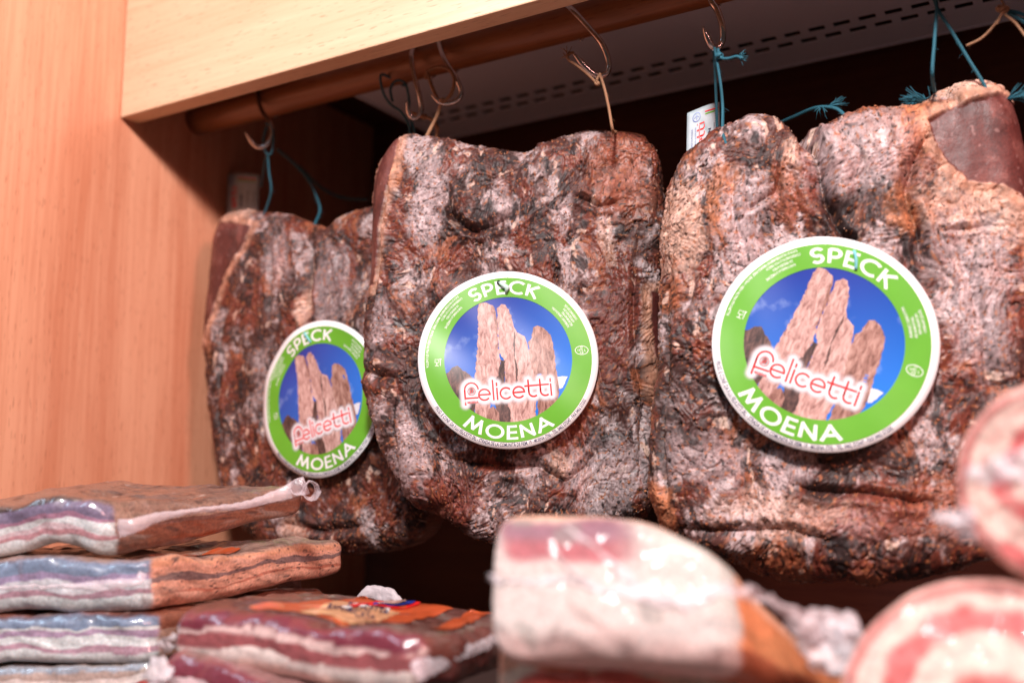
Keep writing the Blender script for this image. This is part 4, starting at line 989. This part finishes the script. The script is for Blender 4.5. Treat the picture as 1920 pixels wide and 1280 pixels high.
# package with the orange wrapper print
KP = slab(PT(312, 1246, .590), PT(795, 1322, .520), PT(1010, 1238, .640), .0345, 21, col_slab(
    [(.16, (.70, .50, .44)), (.38, FAT), (.58, LEAN), (.68, (.66, .47, .44)), (1.05, WINE), (2, (.12, .09, .12))], [(.3, (.10, .035, .035)), (.6, (.16, .05, .045)), (2, (.17, .05, .04))], (.115, .040, .032), warp=.22, gl=.85, mottle=.8),
    label='streaky bacon package with an orange printed wrapper, lying in front of the stack', th2=.026, disp=.0028, rv=.38, rc=.018, bend=.003, D=PT(545, 1160, .735))
KQ = slab(PT(285, 1352, .575), PT(560, 1438, .530), PT(800, 1372, .62), .0405, 22, col_slab(
    [(.3, FAT), (.55, LEAN), (.7, (.60, .45, .46)), (2, WINE)], [(.5, BROWN), (2, TAN)], (.30, .16, .15), warp=.12),
    label='bacon package peeking out at the bottom edge under the orange printed one')
# fatty block in front
def col_block(d):
    P, h, sd = d['P'], d['h'], d['seed']; t = d['tab'] + noise3(P, 40, sd, 3) * .10; hh = h + noise3(P, 34, sd + 3, 3) * .07
    C = np.tile(np.array([.50, .425, .395]), (len(h), 1)); C = mix(C, (.47, .46, .42), sstep(.45, .85, t) * sstep(.35, .6, hh)); C = mix(C, (.62, .40, .37), sstep(.25, .05, hh) * .6)
    red = sstep(.60, .68, hh) * sstep(.97, .90, hh) * sstep(.04, .12, t) * sstep(.72, .45, t)
    C = mix(C, (.34, .085, .10), red); C = mix(C, (.16, .10, .14), red * sstep(.74, .84, hh) * .7); C = mix(C, (.62, .36, .26), sstep(.93, .99, hh))
    C = mix(C, (.20, .19, .17), sstep(.55, .62, noise3(P, 60, sd + 6, 1)) * .5)
    S_ = flecks(bands(h, P, [(.25, (.34, .10, .045)), (.7, (.56, .20, .085)), (2, (.58, .30, .19))], sd + 60, .14), P, sd + 1, .25)
    m = sstep(.0075, .003, d['ab'] + noise3(P, 60, sd + 4, 2) * .004)
    C = C * m[:, None] + S_ * (1 - m[:, None]); tp = sstep(.95, 1.0, h); C = mix(C, (.56, .33, .22), tp * .8)
    return flecks(C, P, sd + 8, .04), np.full(len(h), .18)
hump_w = lambda x, y, h: -h * .040 * sstep(-.030, .068, x)
KW = slab(PT(902, 1232, .470), PT(1385, 1240, .455), PT(1640, 1330, .53), .0725, 31, col_block,
    label='thick block of white fat with a red streak, blurred in front of the middle ham', rc=.011, disp=.0012, name='fat_block', group='packed bacon slabs on the shelf', th2=.062, hump=hump_w, rv=.20, mat='block')
KB = slab(PT(915, 1498, .480), PT(1480, 1517, .465), PT(1560, 1460, .56), .0735, 32, col_slab(
    [(.5, FAT), (.74, (.6, .12, .09)), (.86, (.70, .52, .40)), (2, (.64, .31, .2))], [(.5, (.55, .06, .05)), (2, (.5, .2, .1))], (.62, .36, .26)),
    label='bacon package under the fat block, cut off by the lower frame edge', rv=.10)

# ------------------------------------------------------------------ rolled pancetta
def roll(c, axis, R, Ln, seed, label):
    axis = np.asarray(axis, float); axis /= np.linalg.norm(axis); u = np.cross([0, 0, 1.0], axis); u /= np.linalg.norm(u); w = np.cross(axis, u)
    nth = 260; rows = [('f', k) for k in np.linspace(0, .90, 60)] + [('r', a) for a in np.linspace(0, math.pi / 2, 12)] + [('s', k) for k in np.linspace(.05, 1, 24)] + [('b', k) for k in (.9, .5, 0)]
    th = np.linspace(0, 2 * math.pi, nth, endpoint=False); V = []; Cc = []
    for kd, k in rows:
        if kd == 'f': r, z = k * R, 0.0
        elif kd == 'r': r, z = R * (.90 + .10 * math.sin(k)), -.10 * R * (1 - math.cos(k))
        elif kd == 's': r, z = R, -.10 * R - k * Ln
        else: r, z = R * k, -.10 * R - Ln
        V.append(np.stack([r * np.cos(th), r * np.sin(th) * 1.0, np.full(nth, z)], 1))
    V = np.vstack(V); P = V.copy(); rr = np.hypot(V[:, 0], V[:, 1]) / R; tt = np.arctan2(V[:, 1], V[:, 0])
    sp = rr * 2.3 + tt / (2 * math.pi) + noise3(P, 26, seed, 3) * .5 + noise3(P, 90, seed + 2, 3) * .2
    fr = sp - np.floor(sp)
    C = np.tile(np.array([.66, .47, .40]), (len(V), 1)); C = mix(C, (.52, .115, .11), sstep(.45, .58, fr) * sstep(1.0, .86, fr)); C = mix(C, (.66, .34, .30), sstep(.1, .2, fr) * sstep(.34, .24, fr) * .6)
    C = mix(C, (.74, .58, .50), sstep(.15, .5, noise3(P, 45, seed + 5, 3)) * .5)
    C = mix(C, (.58, .22, .20), sstep(.86, .89, rr) * sstep(.95, .92, rr)); C = mix(C, (.72, .43, .37), sstep(.93, .97, rr))
    C = mix(C, (.70, .36, .30), (P[:, 2] < -.12 * R).astype(float))
    C = flecks(C, P, seed + 9, .12)
    V[:, :2] *= (1 + noise3(P, 22, seed + 11, 2) * .05)[:, None]; V[:, 2] += noise3(P, 60, seed + 12, 3) * .003
    Wd = np.asarray(c) + V[:, :1] * u + V[:, 1:2] * w + V[:, 2:3] * axis
    root = empty('rolled_pancetta', np.asarray(c) - np.array([0, 0, R]), label, 'pancetta', 'rolled pancetta pieces at the right edge')
    j = np.arange(nth); F = np.vstack([np.stack([i * nth + j, i * nth + (j + 1) % nth, (i + 1) * nth + (j + 1) % nth, (i + 1) * nth + j], 1) for i in range(len(rows) - 1)])
    mesh_obj('meat', Wd, F, MAT['roll'], root, colors=C, gloss=np.full(len(V), .35), loc=c)
    return root
ra = PT(2000, 905, .42)
RA = roll(ra, CAM - ra + np.array([-.10, .05, .02]), .0455, .09, 61, 'rolled pancetta with a spiral cut face, upper one at the right edge')
rb = PT(1845, 1345, .40)
RB = roll(rb, CAM - rb + np.array([-.06, .0, .12]), .0600, .10, 62, 'larger rolled pancetta with a spiral cut face in the lower right corner')

# ------------------------------------------------------------------ plastic film and wrapper print
def film(name, spine, width, parent, mat='film', seed=0, n=60, m=9, crumple=.0012, up=None):
    """crumpled strip of vacuum film along a spine of (px, py, depth)"""
    P = catmull([PT(*p) for p in spine], n); Wd = np.interp(np.linspace(0, 1, n), np.linspace(0, 1, len(width)), width)
    T_ = np.gradient(P, axis=0); T_ /= np.linalg.norm(T_, axis=1)[:, None]
    vw = CAM - P; vw /= np.linalg.norm(vw, axis=1)[:, None]; side = np.cross(T_, vw); side /= np.linalg.norm(side, axis=1)[:, None]
    t = np.linspace(-.5, .5, m)
    V = P[:, None] + side[:, None] * (t[None, :, None] * Wd[:, None, None]) + vw[:, None] * (.0012 * np.cos(t * math.pi))[None, :, None]
    V = V.reshape(-1, 3); rng = np.random.RandomState(seed)
    V = V + np.stack([noise3(V, 190, seed + k, 3) for k in (1, 2, 3)], 1) * crumple * 2
    o = mesh_obj(name, V, grid_faces(n, m), MAT[mat], parent); k = o.modifiers.new('t', 'SOLIDIFY'); k.thickness = .0003
    return o
film('film_seam', [(222, 990, .645), (250, 985, .645), (300, 968, .66), (380, 955, .68), (460, 946, .70), (530, 925, .715), (575, 908, .72)], [.012, .007, .0035, .0035, .005, .008, .014], K1.obj, 'film', 3, crumple=.0006)
# open, curled end of the film
cq = PT(566, 915, .718); mb = MB()
for k, (dx, dz, rr) in enumerate(((-.004, .002, .0055), (.005, -.001, .0065))):
    t = np.linspace(0, 2 * math.pi, 40, endpoint=False); ring = []
    for s in np.linspace(0, 1, 8):
        ring.append(cq + (RIGHT * (dx + np.cos(t) * rr * (.6 + .4 * s))[:, None] + UP * (dz + np.sin(t) * rr * (.9 + .2 * s))[:, None]) + (-FWD * (.010 * s) + RIGHT * .004 * s)[None])
    V = np.array(ring).transpose(1, 0, 2).reshape(-1, 3); V = V + np.stack([noise3(V, 170, 5 + q, 2) for q in (1, 2, 3)], 1) * .0022
    mb.add(V, grid_faces(40, 8, wrap=True))
o = mb.build('film_curl', MAT['film'], K1.obj); q = o.modifiers.new('t', 'SOLIDIFY'); q.thickness = .0003
film('film_seam', [(-60, 1102, .628), (80, 1100, .628), (180, 1098, .628), (255, 1090, .63), (268, 1070, .635)], [.0015, .002, .002, .007, .005], K2.obj, 'film', 4)
film('film_seam', [(300, 1215, .605), (318, 1205, .60), (330, 1190, .598)], [.008, .010, .004], KP.obj, 'film2', 5, n=24)
film('film_seam', [(775, 1262, .52), (810, 1245, .53), (870, 1222, .555), (930, 1200, .585), (985, 1178, .61)], [.012, .008, .006, .006, .005], KP.obj, 'film', 6)
film('film_flap', [(668, 1126, .742), (698, 1112, .74), (730, 1116, .735), (752, 1128, .73)], [.006, .012, .011, .005], KP.obj, 'film2', 7, crumple=.001, n=30)
film('film_flap', [(270, 1262, .565), (292, 1262, .56), (315, 1275, .555)], [.004, .020, .012], KQ.obj, 'film2', 8, crumple=.003, n=30)
film('film_flap', [(520, 1112, .79), (545, 1104, .79), (566, 1100, .79)], [.008, .014, .016], K3.obj, 'film', 9, n=24)
film('film_seam', [(922, 1082, .462), (960, 1088, .452), (1060, 1090, .448), (1150, 1108, .442), (1240, 1120, .438), (1300, 1128, .436), (1360, 1105, .438), (1440, 1125, .45), (1500, 1160, .46), (1560, 1180, .47), (1610, 1172, .475)], [.003, .002, .002, .004, .008, .006, .005, .006, .011, .018, .014], KW.obj, 'film2', 10, n=110, m=14, crumple=.0022)
film('film_crease', [(1032, 1022, .446), (1048, 1050, .445), (1075, 1075, .446), (1110, 1090, .445)], [.0015, .0025, .0025, .002], KW.obj, 'film2', 12, n=30)
film('film_crease', [(1062, 985, .449), (1100, 1015, .447), (1150, 1058, .444), (1190, 1092, .442)], [.0015, .0022, .0022, .004], KW.obj, 'film2', 13, n=30)
film('film_flap', [(1500, 1165, .47), (1550, 1205, .465), (1590, 1230, .46), (1600, 1270, .455)], [.012, .024, .026, .02], KW.obj, 'film2', 14, crumple=.004, n=40, m=14)
film('film_flap', [(1768, 985, .43), (1795, 980, .425), (1830, 985, .42)], [.008, .012, .012], RA, 'film2', 15, crumple=.003, n=24)
film('film_seam', [(1815, 900, .405), (1850, 892, .398), (1890, 880, .392), (1960, 875, .39)], [.003, .010, .014, .016], RA, 'film2', 16, crumple=.003, n=40)

def wrapper_print():
    """orange printed sheet lying on the package, draped over its top"""
    root = KP.obj
    def sheet(name, poly, mat, off, parent=root, nu=26, nv=18):
        A, B, C_, D = [np.array(p, float) for p in poly]; V = []
        for u in np.linspace(0, 1, nu):
            for v in np.linspace(0, 1, nv):
                p = (A * (1 - u) + B * u) * (1 - v) + (D * (1 - u) + C_ * u) * v; V.append(KP.on_top(p[0], p[1], off))
        o = mesh_obj(name, V, grid_faces(nu, nv), MAT[mat], parent); return o
    a = sheet('wrapper_print', [(466, 1140), (690, 1174), (884, 1108), (690, 1096)], 'orange', .0008)
    b = sheet('wrapper_cream', [(560, 1142), (680, 1166), (752, 1132), (640, 1112)], 'peach', .0012, a)
    def flat(name, pieces, mat, off, parent):
        mb = MB()
        for v, f in pieces: mb.add([KP.on_top(p[0], p[1], off) for p in v], f)
        return mb.build(name, mat, parent)
    def tx(s, size, x0, y0, dx, dy, ux, uy, bold=.01):
        v, f = text_mesh(s, bold, 1.0, 1.0, 2); v = v * size; return np.stack([x0 + v[:, 0] * dx + v[:, 1] * ux, y0 + v[:, 0] * dy + v[:, 1] * uy], 1), f
    flat('wrapper_lettering', [tx('PANCETTA', 15, 652, 1124, 1.0, .20, .45, -.9), tx('AFFUMICATA', 15, 612, 1130, 1.0, .24, .45, -.9)], MAT['ink'], .0018, b)
    def disc(cx, cy, rx, ry, n=40): 
        t = np.linspace(0, 2 * math.pi, n, endpoint=False); return np.vstack([[(cx, cy)], np.stack([cx + rx * np.cos(t), cy + ry * np.sin(t)], 1)]), [[0, 1 + i, 1 + (i + 1) % n] for i in range(n)]
    flat('wrapper_seal', [disc(740, 1113, 50, 12.5)], MAT['red'], .0016, a)
    flat('seal_picture', [disc(740, 1113, 40, 9.5)], MAT['sky'], .0020, a)
    flat('seal_picture', [disc(736, 1115, 26, 6)], MAT['rock'], .0024, a)
    flat('wrapper_band', [(np.array([(655, 1122), (688, 1110), (694, 1114), (664, 1128)], float), [[0, 1, 2, 3]])], MAT['red'], .0020, a)
    flat('wrapper_scroll', [(np.array([(640, 1124), (668, 1114), (700, 1118), (732, 1126), (728, 1134), (694, 1126), (668, 1124), (650, 1132)], float), [[0, 1, 6, 7], [1, 2, 5, 6], [2, 3, 4, 5]])], MAT['white'], .0015, a)
    o2 = sheet('wrapper_edge', [(800, 1172), (845, 1180), (935, 1120), (885, 1118)], 'orange', .0008)
    # small orange sheets on the stack
    for K_, poly in ((K2, [(285, 1044), (350, 1044), (452, 1016), (410, 1012)]), (K1, [(330, 922), (400, 926), (470, 912), (410, 905)])):
        A, B, C_, D = [np.array(p, float) for p in poly]; V = []
        for u in np.linspace(0, 1, 16):
            for v in np.linspace(0, 1, 10):
                p = (A * (1 - u) + B * u) * (1 - v) + (D * (1 - u) + C_ * u) * v; V.append(K_.on_top(p[0], p[1], .0008))
        mesh_obj('wrapper_print', V, grid_faces(16, 10), MAT['orange'], K_.obj)
wrapper_print()
